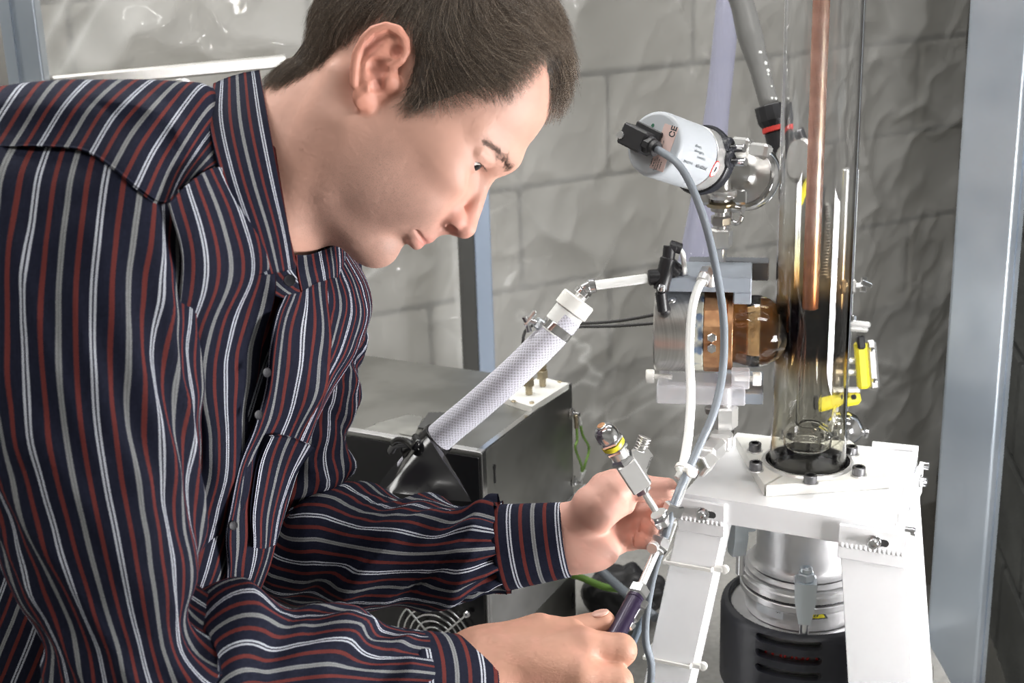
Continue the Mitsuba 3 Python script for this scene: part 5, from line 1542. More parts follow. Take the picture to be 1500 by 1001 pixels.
H_ = ish.astype(float)
tint(H_ * .55 * g_((205, -48, 12), (40, 40, 40)), (0.62, 0.25, 0.20))
tint(H_ * .35 * g_((140, -40, 75), (50, 50, 45)), (0.62, 0.33, 0.26))
earm = np.zeros(len(V)); nb_ = ish & (wq > 100) & (np.abs(fq) < 110) & (np.abs(uq) < 110)
earm[nb_] = np.clip(1 - ear_sd(np.stack([fq, uq, wq], -1)[nb_].astype(np.float32)) / 9, 0, 1)
tint(earm * .62, (0.64, 0.25, 0.17))
for q_, r_ in ((E_(335, 520), 15), (E_(335, 640), 10), (E_(505, 350), 9), (E_(250, 330), 11), (E_(330, 255), 10)):  # hollows of the ear, shade painted into the skin colour
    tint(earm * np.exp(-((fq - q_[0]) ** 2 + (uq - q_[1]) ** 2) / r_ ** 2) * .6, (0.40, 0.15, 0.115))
jawm = H_ * np.clip((-30 - uq) / 60, 0, 1) * np.clip((fq - 25) / 70, 0, 1) * np.clip((uq + 250) / 40, 0, 1)
lipm = H_ * (np.exp(-((uq + 107) / 12) ** 2 - ((fq - 196) / 16) ** 2 - (wq / 36) ** 2))
tint(jawm * (1 - np.clip(lipm * 1.6, 0, 1)) * (1 - np.clip(g_((205, -45, 0), (30, 28, 40)) * 1.5, 0, 1)) * .12, (0.30, 0.23, 0.22))
tint(lipm * .9, (0.54, 0.20, 0.175))
tint(H_ * g_((209, -63, 22), (9, 6, 9)) * .8, (0.12, 0.04, 0.035))  # nostril painted dark for the shade inside it
tint(H_ * .5 * np.exp(-((uq - 18) / 14) ** 2 - ((fq - 160) / 22) ** 2 - ((wq - 62) / 30) ** 2), (0.50, 0.27, 0.22))
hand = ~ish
tint(hand * .85, (0.39, 0.20, 0.135))  # hands tan, darkened further as painted shade; the left is lightened again below
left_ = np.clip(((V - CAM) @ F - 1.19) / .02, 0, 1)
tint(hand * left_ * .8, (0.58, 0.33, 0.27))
tint(hand * np.clip(meshkit.fbm(V * 95, 3, 8) * 2 - .9, 0, 1) * .35, (0.60, 0.27, 0.22))


def plain_attr(name, rough, spec, **kw):
    scene[name] = {'type': 'twosided', 'bsdf': {'type': 'principled', 'base_color': {'type': 'mesh_attribute', 'name': 'vertex_color'}, 'roughness': rough, 'specular': spec, **kw}}


def pores(p, n, uv): return mikit.noise(p[0] * 1500, p[1] * 1500, p[2] * 1500) * 0.6 + mikit.fbm(p[0] * 420, p[1] * 420, p[2] * 420, 2)


scene['m_skin'] = {'type': 'twosided', 'bsdf': {'type': 'bumpmap', 'arbitrary': mikit.proc(pores, 4e-4), 'scale': 0.00022,
                   'bsdf': {'type': 'principled', 'base_color': {'type': 'mesh_attribute', 'name': 'vertex_color'}, 'roughness': 0.52, 'specular': 0.36, 'sheen': 0.1}}}


def stubble(p, n, uv):
    v = [p[k] - float(HO[k]) for k in range(3)]
    f_, u_, w_ = [(v[0] * float(a[0]) + v[1] * float(a[1]) + v[2] * float(a[2])) / K for a in (HF, HU, HW)]
    w_ = dr.abs(w_)
    m = mikit.smoothstep(270, 240, f_) * mikit.smoothstep(190, 150, w_) * mikit.smoothstep(-20, -95, u_) * mikit.smoothstep(20, 95, f_) * mikit.smoothstep(-262, -215, u_)
    lip = dr.exp(-dr.square((u_ + 107) / 13) - dr.square((f_ - 196) / 22) - dr.square(w_ / 44))
    nose = dr.exp(-dr.square((u_ + 45) / 26) - dr.square((f_ - 205) / 34) - dr.square(w_ / 40))
    m = m * dr.clip(1 - 1.5 * lip, 0, 1) * dr.clip(1 - 1.6 * nose, 0, 1)
    s = mikit.smoothstep(0.58, 0.78, mikit.noise(p[0] * 2600, p[1] * 2600, p[2] * 2600))
    spots = mikit.smoothstep(0.80, 0.9, mikit.noise(p[0] * 700, p[1] * 700, p[2] * 700)) * 0.25
    return dr.clip(m * (0.10 + 0.27 * s) + spots * m * 0.5, 0, 1)


scene['m_face'] = {'type': 'blendbsdf', 'weight': mikit.proc(stubble), 'bsdf_0': scene.pop('m_skin'), 'bsdf_1': {'type': 'twosided', 'bsdf': {'type': 'principled', 'base_color': rgb(.10, .085, .08), 'roughness': .6}}}
man = thing('person', 'man in a dark striped shirt bending over the steel fittings in his hands', 'person')
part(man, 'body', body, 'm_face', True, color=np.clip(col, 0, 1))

nl_o, nl_n = J(881, 910, 1.158), unit(U * .86 - F * .25 - R * .18)
nlx = unit(np.cross(nl_n, np.cross(unit(J(888, 905, 1.16) - J(858, 921, 1.158)), nl_n)))
nm = trimesh.creation.icosphere(3, 1.0); nm.vertices = nl_o + nl_n * .0071 + (np.asarray(nm.vertices)[:, :1] * .0078) * nlx + (np.asarray(nm.vertices)[:, 1:2] * .0056) * np.cross(nl_n, nlx) + (np.asarray(nm.vertices)[:, 2:] * .0019) * nl_n
plain('m_nail', (0.50, 0.29, 0.23), 0.35)
part(man, 'thumb_nail', nm, 'm_nail', True)
# ------------------------------------------------------------------ eyes
plain('m_eye_white', (0.72, 0.70, 0.68), 0.12)
plain('m_iris', (0.012, 0.010, 0.010), 0.06)
for s in (-1, 1):
    c = hworld(EYE * [1, 1, s]); gaze = unit(HF * 1.0 - HU * .36 - HW * .22)
    e = trimesh.creation.icosphere(4, 23.0 * K).apply_translation(c)
    k = part(man, 'eye', e, 'm_eye_white', True)
    x, y, z = frame(gaze)
    part(k, 'iris', lathe([(0, 24.2 * K), (4 * K, 23.95 * K), (8 * K, 22.9 * K), (10.6 * K, 21.2 * K)], c, gaze, 28), 'm_iris', True)

# ------------------------------------------------------------------ hair
HAIR = np.array([(95, 185), (112, 112), (94, 76), (78, 40), (62, -16), (34, -14), (16, 2), (-12, 34), (-38, 50), (-66, 36), (-74, 4), (-74, -28), (-74, -60), (-78, -100), (-90, -138), (-125, -146), (-290, -120), (-290, 320), (60, 360), (125, 240)], float)


def hair_depth(q):
    """How far (positive) a head point lies inside the hair."""
    side = -poly_sd(q[:, :2].astype(np.float32), HAIR)
    w = np.abs(q[:, 2]); line = 152 + (w / 62) ** 2 * 22
    top = np.where((q[:, 0] > 40) & (w < 92), np.minimum(q[:, 1] - line, 60), -50)
    return np.maximum(side, top)


hd_ = hair_depth(hq)
edge = (meshkit.fbm(hq * .06, 3, 4) - .5) * 16
m_ = np.clip((hd_ + edge) / 22, 0, 1)
keep_v = (hd_ > -8) & (hq[:, 1] > -160)
nb_ = (np.abs(hq[:, 2]) > 100) & (np.abs(hq[:, 0]) < 100) & (np.abs(hq[:, 1]) < 100)
keep_v[nb_] &= ear_sd(np.abs(hq[nb_] * [0, 0, 1]).astype(np.float32) + (hq[nb_] * [1, 1, 0]).astype(np.float32)) > 5
fk = keep_v[head.faces].all(1)
cap_ = trimesh.Trimesh(head.vertices, head.faces[fk], process=False)
hn = np.asarray(trimesh.Trimesh(head.vertices, head.faces, process=False).vertex_normals)
sm = meshkit.fbm(hq * [.02, .05, .02], 3, 9)
lock = np.exp(-((hq[:, 0] - 110) / 60) ** 2 - ((hq[:, 1] - 190) / 50) ** 2) * 5
thick = (-4 + (5 + 9 * sm) * m_ * np.clip(hd_ / 60 + .35, .2, 1) + 4 * m_ + lock * m_)
capm = trimesh.Trimesh(head.vertices + hn * (thick * K)[:, None], cap_.faces, process=False); capm.remove_unreferenced_vertices()
plain('m_scalp', (0.034, 0.025, 0.019), 0.7)
hair = part(man, 'hair', capm, 'm_scalp', True, label='short dark brown hair')


def flow(q):
    """Direction in which the hair lies, in head axes."""
    f_, u_, w_ = q[:, 0], q[:, 1], q[:, 2]
    a = 1 / (1 + np.exp(-(f_ + 40) / 25)); b = 1 / (1 + np.exp(-(u_ - 40) / 30))
    o = np.zeros_like(f_)
    hi_ = 1 / (1 + np.exp(-(u_ - 95) / 18))
    d = np.stack([.10 + .78 * a, -1.0 + (.85 + .65 * hi_) * a, o], -1)                       # back hangs down, sides are combed forwards
    burn = (1 / (1 + np.exp((u_ - 30) / 9)) / (1 + np.exp(-(f_ + 5) / 8)))[:, None]
    d = d * (1 - burn) + np.array([.20, -1.0, 0]) * burn
    temple = np.exp(-((f_ - 95) / 30) ** 2 - ((u_ - 95) / 40) ** 2)[:, None]
    d = d * (1 - .7 * temple) + np.array([.75, -.35, 0]) * .7 * temple
    front = np.clip((f_ - 85) / 50, 0, 1)[:, None] * np.clip((u_ - 130) / 30, 0, 1)[:, None]
    d = d * (1 - front) + np.array([1.0, -.45, .35]) * front
    return d / np.linalg.norm(d, axis=1)[:, None]


def strands(root, normal, direction, length, lift, radius, seg=5, curl=.0):
    n = len(root); sides = 3
    P = [root]; t = direction - (direction * normal).sum(1)[:, None] * normal * .9; t /= np.linalg.norm(t, axis=1)[:, None]
    p = root.copy(); nrm = normal.copy()
    for i in range(seg):
        a = (i + .5) / seg
        step = t + nrm * (lift * (1 - 1.7 * a))[:, None] + rng.normal(0, curl, (n, 3))
        step /= np.linalg.norm(step, axis=1)[:, None]
        p = p + step * (length / seg)[:, None]; P.append(p)
    P = np.stack(P, 1)
    T_ = np.gradient(P, axis=1); T_ /= np.linalg.norm(T_, axis=2)[..., None] + 1e-9
    A = np.cross(T_, normal[:, None] + 1e-3); A /= np.linalg.norm(A, axis=2)[..., None] + 1e-9; Bn = np.cross(T_, A)
    ang = np.arange(sides) * 2 * np.pi / sides
    rr = radius[:, None] * np.linspace(1, .25, seg + 1)[None]
    V = P[:, :, None] + rr[..., None, None] * (np.cos(ang)[None, None, :, None] * A[:, :, None] + np.sin(ang)[None, None, :, None] * Bn[:, :, None])
    idx = np.arange(n)[:, None, None] * (seg + 1) * sides + np.arange(seg)[None, :, None] * sides + np.arange(sides)[None, None]
    nxt = np.arange(n)[:, None, None] * (seg + 1) * sides + np.arange(seg)[None, :, None] * sides + (np.arange(sides)[None, None] + 1) % sides
    quad = np.stack([idx, nxt, nxt + sides, idx + sides], -1).reshape(-1, 4)
    return trimesh.Trimesh(V.reshape(-1, 3), np.vstack([quad[:, [0, 1, 2]], quad[:, [0, 2, 3]]]), process=False), (seg + 1) * sides


def pick(mask, n):
    ids = np.nonzero(mask)[0]; return rng.choice(ids, n)


vis = (m_ > .15) & keep_v & (hq[:, 2] < 60)
ids = np.concatenate([pick(vis, 14000), pick(vis & (hq[:, 2] < -20), 16000)])
root = head.vertices[ids] + hn[ids] * ((thick[ids] - 1.5) * K)[:, None]
q = hq[ids]
d = flow(q) + rng.normal(0, .16, (len(ids), 3)) + np.stack([(meshkit.noise(q * .03, 5) - .5) * .8, (meshkit.noise(q * .03, 6) - .5) * .8, q[:, 0] * 0], -1)
dw = d[:, :1] * HF + d[:, 1:2] * HU + d[:, 2:3] * HW
ln = (.014 + .016 * rng.random(len(ids))) * np.clip(.45 + hd_[ids] / 70, .35, 1.15)
sm_, per = strands(root, hn[ids], dw, ln, rng.uniform(.1, .45, len(ids)), rng.uniform(.00010, .00019, len(ids)), 5, .05)
shade = rng.random(len(ids)); hc_ = np.array([.042, .031, .023])[None] * (1 + 2.8 * shade[:, None]) + (shade[:, None] > .88) * np.array([.20, .17, .14])
plain_attr('m_hair', .38, .5)
part(hair, 'strands', sm_, 'm_hair', True, color=np.repeat(hc_, per, 0), kind='stuff')
# eyebrows and lashes
for s in (-1, 1):
    a = np.linspace(0, 1, 240); jit = rng.normal(0, .85, (240, 3))
    bl_ = np.array([hloc(746, 254, -20) * [1, 1, 1], hloc(738, 236, -42), hloc(724, 218, -66), hloc(707, 206, -88)]); bl_[:, 2] = np.abs(bl_[:, 2])
    P = np.array([[np.interp(t, [0, .35, .7, 1], bl_[:, k]) for k in range(3)] for t in a]) + jit * [2.2, 4.2, 2.0] * (1 - .55 * a[:, None])
    P[:, 2] *= s
    Pw = hworld(P)
    for _ in range(4):
        h_ = 5e-4; f0 = head_world_sd(Pw); gr = np.stack([(head_world_sd(Pw + np.eye(3)[k] * h_) - f0) / h_ for k in range(3)], -1)
        Pw = Pw - gr * (f0 / ((gr ** 2).sum(1) + 1e-9))[:, None] * .9
    nn = gr / (np.linalg.norm(gr, axis=1)[:, None] + 1e-9)
    dd = -HU * .35 * 0 + HU * (.55 - .5 * a[:, None]) + HW * s * (.5 + .5 * a[:, None]) - HF * (.4 * a[:, None]) + rng.normal(0, .13, (240, 3))
    bm_, per = strands(Pw, nn, dd, np.full(240, .0062) * rng.uniform(.6, 1.1, 240), np.full(240, .35), np.full(240, .00012), 3, .05)
    part(man, 'eyebrow', bm_, 'm_hair', True, color=np.tile([.05, .036, .028], (240 * per, 1)))
    t = np.linspace(-1, 1, 26)
    lp = np.stack([EYE[0] + 22 - 7 * t ** 2, EYE[1] + 5.5 - 6 * t ** 2, (EYE[2] + 3 + t * 20)], -1); lp[:, 2] *= s
    lm, per = strands(hworld(lp), np.tile(HU, (26, 1)), np.tile(HF - HU * .5, (26, 1)) + HW * (s * t[:, None] * .4), np.full(26, .006), np.full(26, .1), np.full(26, .00014), 3)
    part(man, 'lashes', lm, 'm_hair', True, color=np.tile([.03, .022, .018], (26 * per, 1)))
# ------------------------------------------------------------------ the striped shirt
PER = 0.0430                                                  # one repeat: red, pale, red, double white


def stripes(p, n, uv):
    x = uv[0] / PER; x = x - dr.floor(x)
    def line(c, w):
        d = dr.abs(x - c); return 1 - mikit.smoothstep(w * 0.8, w * 1.2, d)
    red = dr.maximum(line(0.0, .038), dr.maximum(line(1.0, .038), line(0.5, .038)))
    grey = line(0.25, .042); thin = line(0.25, .010)
    dbl = dr.maximum(line(0.725, .018), line(0.787, .018))
    weave = 0.86 + 0.28 * mikit.noise(uv[0] * 2600, uv[1] * 2600, 1.0)
    navy = mikit.mix((0.0045, 0.0055, 0.014), (0.0075, 0.009, 0.021), mikit.noise(uv[0] * 900, uv[1] * 900, 3.0))
    c = navy * (1 - red) + mi.Color3f(0.095, 0.019, 0.017) * red
    c = c * (1 - grey) + mi.Color3f(0.175, 0.18, 0.185) * grey
    c = c * (1 - thin * .35)
    c = c * (1 - dbl) + mi.Color3f(0.34, 0.355, 0.40) * dbl
    return c * weave


scene['m_shirt'] = {'type': 'twosided', 'bsdf': {'type': 'principled', 'base_color': mikit.proc(stripes), 'roughness': 0.85, 'specular': 0.15, 'sheen': 0.1, 'sheen_tint': 0.5}}
plain('m_button', (0.015, 0.015, 0.02), 0.5, 0, 0.3)
plain('m_trousers', (0.03, 0.032, 0.04), 0.85)
shirt_n = [0]


def grid_mesh(P, U_, V_, closed=False, thick=0.0):
    a, b = P.shape[:2]
    i, j = np.meshgrid(np.arange(a - 1), np.arange(b - 1), indexing='ij'); q = i * b + j
    quad = np.stack([q, q + 1, q + b + 1, q + b], -1).reshape(-1, 4)
    f = np.vstack([quad[:, [0, 1, 2]], quad[:, [0, 2, 3]]])
    return trimesh.Trimesh(P.reshape(-1, 3), f, process=False), np.stack([U_, V_], -1).reshape(-1, 2)


def loft(pts, ra, rb, nref, per=16, nu=96, disp=None, u_scale=None, cap_ends=False):
    """Cloth tube along a path: half widths ra along the reference direction nref, rb across it; uv in metres, stripes lengthwise."""
    P = spline(pts, per); n = len(P); s = np.linspace(0, len(pts) - 1, n)
    A_ = spline(np.array(ra)[:, None] * [1, 0, 0], per)[:, 0]; B_ = spline(np.array(rb)[:, None] * [1, 0, 0], per)[:, 0]
    T_ = np.gradient(P, axis=0); T_ /= np.linalg.norm(T_, axis=1)[:, None]
    k = np.ones(5) / 5
    N = np.asarray(nref, float)[None] - (T_ @ np.asarray(nref, float))[:, None] * T_
    N /= np.linalg.norm(N, axis=1)[:, None]; B = np.cross(T_, N)
    th = np.linspace(0, 2 * np.pi, nu + 1)
    L = np.concatenate([[0], np.cumsum(np.linalg.norm(np.diff(P, axis=0), axis=1))])
    D = np.cos(th)[None, :, None] * (N * A_[:, None])[:, None] + np.sin(th)[None, :, None] * (B * B_[:, None])[:, None]
    S, TH = np.meshgrid(L, th, indexing='ij')
    nd = D / np.linalg.norm(D, axis=2)[..., None]
    Q = P[:, None] + D
    if disp is not None: Q = Q + nd * disp(S, TH, L[-1], Q)[..., None]
    rm = u_scale or (np.mean(A_) + np.mean(B_)) / 2
    circ = max(1, round(2 * np.pi * rm / PER)) * PER
    return grid_mesh(Q, TH / (2 * np.pi) * circ, S)[:2], (P, T_, N, B, L, A_, B_)


def fold(x, sharp=2.0):
    """Rounded ridges with narrow valleys."""
    return 1 - np.abs(np.sin(x)) ** (1 / sharp) * 1.0


def ridge(S, TH, fs, ft, slant, seed, p=2.5):
    """Cloth folds: ridges that run along the tube, slanted, seamless round it."""
    a = TH + slant * S
    n = meshkit.fbm(np.stack([S * fs, np.cos(a) * ft, np.sin(a) * ft], -1), 2, seed)
    return np.maximum(1.12 - np.sqrt((2 * n - 1) ** 2 + .035), 0) ** p - .45


def nz(Q, f, o=3, seed=0): return meshkit.fbm(Q * f, o, seed) - 0.5


shirt = part(man, 'shirt', trimesh.creation.icosphere(1, .001), 'm_shirt') if False else man + '__shirt'
AA = unit(.195 * R - .07 * U + .33 * F)                       # across the chest, from his right to his left
SP = [J(362, 285, 1.09), J(318, 366, 1.10), J(250, 500, 1.11), J(205, 640, 1.12), J(160, 800, 1.13), J(60, 1020, 1.15), J(-60, 1230, 1.2)]


def torso_disp(S, TH, L, Q):
    x = TH / (2 * np.pi)
    d = 0.004 * np.sin(TH * 9 + S * 14 + 3 * np.sin(S * 9)) * np.clip((S - .08) / .15, 0, 1)
    d += 0.008 * nz(Q, 13, 3, 21) + 0.006 * (np.abs(nz(Q * [1, 1, .6], 26, 2, 5)) ** .8)
    return d


(m, uv), TOR = loft(SP, [.088, .172, .172, .158, .148, .150, .16], [.060, .088, .098, .100, .100, .108, .11], AA, 20, 180, torso_disp, .16)
scene[shirt] = mikit.ply(m, 'm_shirt', True, uv=uv); labels[shirt] = {'label': 'dark navy shirt with red, grey and white stripes'}
TORM = m
ttree = cKDTree(m.vertices); tnorm = np.asarray(m.vertex_normals)
fr_dir = unit(np.cross(TOR[1][40], AA)); fr_dir *= np.sign(fr_dir @ R)
if np.mean(((m.vertices - np.repeat(TOR[0], 181, 0)) * tnorm).sum(1)) < 0: tnorm = -tnorm


def torso_hit(px, py, off):
    """Point just outside the front of the shirt body that is seen at px, py."""
    d = unit(F + (px - 750) / FPX * R + (500.5 - py) / FPX * U)
    v = m_t.vertices - CAM; t = v @ d; miss = np.linalg.norm(v - t[:, None] * d, axis=1)
    ok = (tnorm @ d < .1); c = np.where(ok, miss, 9) ; near = np.argsort(c)[:45]
    dd = np.mean(t[near]); n = unit(np.mean(tnorm[near], 0))
    return CAM + d * dd + n * off, n


m_t = TORM
# sleeves
def sleeve_r_disp(S, TH, L, Q):
    t = S / L
    d = .012 * nz(Q, 11, 3, 31) + .006 * nz(Q, 30, 2, 7)
    el_ = np.exp(-((t - .60) / .10) ** 2)
    d += el_ * .020 * np.sin(S * 80 + 1.5 * np.sin(TH * 2)) * (.5 + .5 * np.sin(TH + 1.0))
    d += np.exp(-((t - .82) / .16) ** 2) * .008 * np.sin(S * 70 + TH * 2.2)
    d += .006 * np.sin(TH * 5 + S * 10) * np.clip(1 - t * 2.2, 0, 1)
    d += .012 * ridge(S, TH, 3.0, 2.2, 5, 12) * np.clip(t * 5, 0, 1) + .012 * ridge(S, TH, 12, 1.6, 14, 19) * np.clip((t - .45) * 5, 0, 1) * np.clip((1 - t) * 30, 0, 1)
    return d


RA = [J(134, 268, .980), J(120, 352, .957), J(112, 470, .940), J(120, 620, .93), J(150, 780, .93), J(182, 910, .935), J(222, 1015, .95), J(325, 1008, .985), J(440, 996, 1.02), J(530, 998, 1.05), J(606, 1000, 1.068)]
(m, uv), _ = loft(RA, [.074, .079, .073, .068, .058, .048, .054, .066, .052, .045, .038], [.072, .079, .077, .073, .062, .050, .054, .062, .052, .045, .037], F - R * .3, 14, 120, sleeve_r_disp, .082)
slr = part(shirt, 'sleeve', m, 'm_shirt', True, uv=uv)
SLEEVE = m
SLEEVE_SIGN = 1.0 if np.mean(np.einsum('ij,ij->i', np.asarray(m.vertices) - np.repeat(_[0], 121, 0), np.asarray(m.vertex_normals))) > 0 else -1.0


def sleeve_l_disp(S, TH, L, Q):
    t = S / L
    d = .011 * nz(Q, 14, 3, 41) + .008 * nz(Q, 34, 2, 9)
    d += np.exp(-((t - .50) / .10) ** 2) * .011 * np.sin(S * 110 + 2 * np.sin(TH)) 
    d += np.clip((t - .5) * 3, 0, 1) * .006 * np.sin(S * 85 + TH * 1.6 + 3 * nz(Q, 9, 2, 3))
    d += .014 * ridge(S, TH, 9, 1.5, 16, 23) * np.clip((1 - t) * 30, 0, 1) + .006 * np.sin(TH * 13) * np.exp(-((t - .985) / .05) ** 2)
    return d


LA = [J(420, 372, 1.22), J(452, 430, 1.27), J(440, 560, 1.31), J(430, 690, 1.325), J(420, 780, 1.33), J(500, 800, 1.315), J(600, 812, 1.295), J(690, 806, 1.285), J(738, 802, 1.28)]
(m, uv), _ = loft(LA, [.040, .050, .050, .047, .050, .055, .047, .043, .040], [.040, .050, .050, .047, .050, .055, .047, .042, .038], F - R * .2, 14, 110, sleeve_l_disp, .062)
sll = part(shirt, 'sleeve', m, 'm_shirt', True, uv=uv)


def cuff(pts, r0, r1, name_parent, ph):
    """Stiff cuff: stripes run round it, with a stitched edge; closed to the sleeve and folded in at the wrist."""
    P0, P1 = np.array(pts[0]), np.array(pts[-1]); ax = unit(P1 - P0); L = np.linalg.norm(P1 - P0); x, y, z = frame(ax, F)
    prof = [(r0 - .006, -.003), (r0 - .001, -.0015), (r0, .001), (r0 * .97 + r1 * .03, .004)] + [(r0 + (r1 - r0) * t, L * t) for t in np.linspace(.12, .96, 14)] + [(r1 + .0002, L - .0005), (r1 - .0008, L + .0008), (r1 - .0022, L), (r1 - .0026, L - .02), (r1 - .005, L - .04)]
    th = np.linspace(0, 2 * np.pi, 73)
    h = np.array([q[1] for q in prof]); r = np.array([q[0] for q in prof])
    s = np.concatenate([[0], np.cumsum(np.hypot(np.diff(h), np.diff(r)))])
    wob = 1 + .02 * np.sin(th * 2 + ph) + .012 * np.sin(th * 3)
    Q = P0 + h[:, None, None] * z + r[:, None, None] * wob[None, :, None] * (np.cos(th)[None, :, None] * x + np.sin(th)[None, :, None] * y)
    m, uv = grid_mesh(Q, np.repeat(s[:, None], 73, 1) + ph * .01, np.repeat((th * r0)[None], len(h), 0))
    return part(name_parent, 'cuff', m, 'm_shirt', True, uv=uv)


cuff([J(592, 1000, 1.064), J(704, 1002, 1.090)], .0385, .0345, slr, 1.9)
cuff([J(733, 803, 1.28), J(829, 791, 1.272)], .0385, .0330, sll, 1.1)

# shoulder yoke: a panel whose stripes run from the seam over the shoulder
YR = [[(-68, 232, .950), (-54, 170, .955), (-30, 134, .985), (-6, 138, 1.04)],
      [(-20, 216, .902), (15, 158, .902), (40, 125, .945), (60, 124, 1.02)],
      [(30, 214, .900), (65, 158, .902), (95, 122, .945), (110, 120, 1.02)],
      [(78, 215, .898), (112, 160, .905), (150, 122, .955), (165, 120, 1.03)],
      [(124, 221, .898), (158, 165, .912), (205, 122, .965), (222, 121, 1.04)],
      [(162, 244, .899), (196, 185, .920), (252, 126, .980), (275, 124, 1.05)],
      [(202, 277, .900), (232, 215, .932), (290, 134, .990), (312, 130, 1.06)],
      [(236, 299, .905), (258, 245, .942), (304, 172, .995), (330, 158, 1.06)],
      [(259, 278, .930), (279, 248, .955), (312, 205, 1.00), (338, 186, 1.05)],
      [(300, 251, .965), (310, 246, .975), (326, 236, 1.00), (344, 224, 1.04)]]

def patch(rows, nu=40, nv=60, thick=.0016, u0=0.0, ubase=None):
    """Smooth cloth patch through a grid of points; rows run along the stripes."""
    rows = np.array(rows, float)
    C = np.stack([np.stack([np.interp(np.linspace(0, 1, nv), np.linspace(0, 1, len(s)), s[:, k]) for k in range(3)], -1) for s in [spline(r, 12) for r in rows]])
    Pq = np.stack([np.stack([np.interp(np.linspace(0, 1, nu), np.linspace(0, 1, len(s)), s[:, k]) for k in range(3)], -1) for s in [spline(C[:, j], 12) for j in range(nv)]], 1)
    wid = np.linalg.norm(np.diff(Pq, axis=0), axis=2).sum(0).mean() if ubase is None else ubase
    u = np.repeat(np.linspace(0, 1, nu)[:, None], nv, 1) * wid + u0
    ln = np.concatenate([np.zeros((nu, 1)), np.cumsum(np.linalg.norm(np.diff(Pq, axis=1), axis=2), 1)], 1)
    m, uv = grid_mesh(Pq, u, ln)
    n = np.asarray(m.vertex_normals)
    if n.mean(0) @ F > 0: n = -n
    a = np.asarray(m.vertices) + n * thick / 2; b = np.asarray(m.vertices) - n * thick / 2
    fl = np.asarray(m.faces); N_ = len(a)
    idx = np.arange(N_).reshape(nu, nv); loop = np.concatenate([idx[0, :-1], idx[:-1, -1], idx[-1, :0:-1], idx[:0:-1, 0]])
    nx_ = np.roll(loop, -1)
    side_ = np.vstack([np.stack([loop, nx_, nx_ + N_], -1), np.stack([loop, nx_ + N_, loop + N_], -1)])
    return trimesh.Trimesh(np.vstack([a, b]), np.vstack([fl, fl[:, ::-1] + N_, side_]), process=False), np.vstack([uv, uv])


m, uv = patch([[J(*q) for q in r] for r in YR], 70, 60, .0022, .0085, None)
w_ = nz(np.asarray(m.vertices), 17, 3, 51)
q_ = np.asarray(m.vertices); px_ = 750 + FPX * ((q_ - CAM) @ R) / ((q_ - CAM) @ F); py_ = 500.5 - FPX * ((q_ - CAM) @ U) / ((q_ - CAM) @ F)
fo_ = np.clip((px_ - 150) / 80, 0, 1) * np.sin((px_ + py_ * .55) / 9.5) * .0035
nv_, nu_ = 60, 70
vrow = np.tile(np.concatenate([np.linspace(0, 1, nv_)] * nu_), 2)
sv = np.asarray(SLEEVE.vertices); sv = sv[(np.asarray(SLEEVE.vertex_normals) @ F) * SLEEVE_SIGN < .2]
sd = (sv - CAM) @ F; sp = np.stack([750 + FPX * ((sv - CAM) @ R) / sd, 500.5 - FPX * ((sv - CAM) @ U) / sd], -1)
near_d, near_i = cKDTree(sp).query(np.stack([px_, py_], -1), k=6)
wt_ = 1 / (near_d + 3); dsl = (sd[near_i] * wt_).sum(1) / wt_.sum(1); own = (q_ - CAM) @ F
thick_ = np.concatenate([np.full(nv_ * nu_, -.0011), np.full(nv_ * nu_, .0011)]) * -1
wgt = np.clip(1 - vrow / .55, 0, 1) * np.clip((26 - near_d[:, 0]) / 14, 0, 1)
target = np.minimum(dsl - .006, own + .03)
newd = own * (1 - wgt) + target * wgt
from scipy.ndimage import gaussian_filter
newd = np.stack([gaussian_filter(g.reshape(nu_, nv_), (4, 5), mode='nearest') for g in newd.reshape(2, -1)]).reshape(-1)
dsm = np.stack([gaussian_filter(g.reshape(nu_, nv_), 2, mode='nearest') for g in dsl.reshape(2, -1)]).reshape(-1) - .0035
mk_ = np.clip((45 - near_d[:, 0]) / 22, 0, 1)
newd = np.where(newd > dsm, dsm, newd) * mk_ + newd * (1 - mk_)
half = np.concatenate([np.zeros(nv_ * nu_), np.full(nv_ * nu_, .0016)])
q_ = CAM + (q_ - CAM) * ((newd + half - .006 * w_ * (1 - wgt) - fo_ * (1 - wgt) - .002) / own)[:, None]
m.vertices = q_
part(shirt, 'yoke', m, 'm_shirt', True, uv=uv)
from scipy.interpolate import RBFInterpolator
_sx = [(300, 300), (300, 400), (300, 500), (290, 600), (280, 700), (270, 800), (350, 300), (360, 450), (350, 550), (335, 650), (320, 750), (425, 420), (400, 480), (385, 560), (365, 650), (340, 760), (470, 420), (480, 480), (450, 560), (440, 620), (420, 700), (400, 760), (380, 820)]
_sd = [1.004, .992, 1.001, 1.017, 1.032, 1.043, 1.017, 1.016, 1.034, 1.047, 1.06, 1.051, 1.045, 1.055, 1.073, 1.084, 1.084, 1.10, 1.105, 1.123, 1.141, 1.143, 1.159]
front_depth = RBFInterpolator(np.array(_sx) / 100, np.array(_sd), smoothing=.02, kernel='thin_plate_spline')


def on_front(x, y, off): return J(x, y, float(front_depth(np.array([[x, y]]) / 100)[0]) - off)


def drape(m, amp, freq, seed, fade=0.0):
    """Soft hanging folds across a cloth panel."""
    q = np.asarray(m.vertices); x = (q @ R) + .28 * (q @ U); y = q @ U
    w = np.sin((x + .035 * np.sin(y * 9 + seed)) * freq + seed) * amp + amp * .9 * 2 * nz(np.stack([x, y * .35, y * 0], -1), 30, 2, int(seed * 10)) + .004 * nz(q, 30, 2, int(seed * 10) + 3)
    lat = .0045 * np.sin(y * 26 + x * 18 + seed * 2) + .012 * nz(q, 16, 2, int(seed * 10) + 8)
    m.vertices = q - F * w[:, None] + R * lat[:, None]


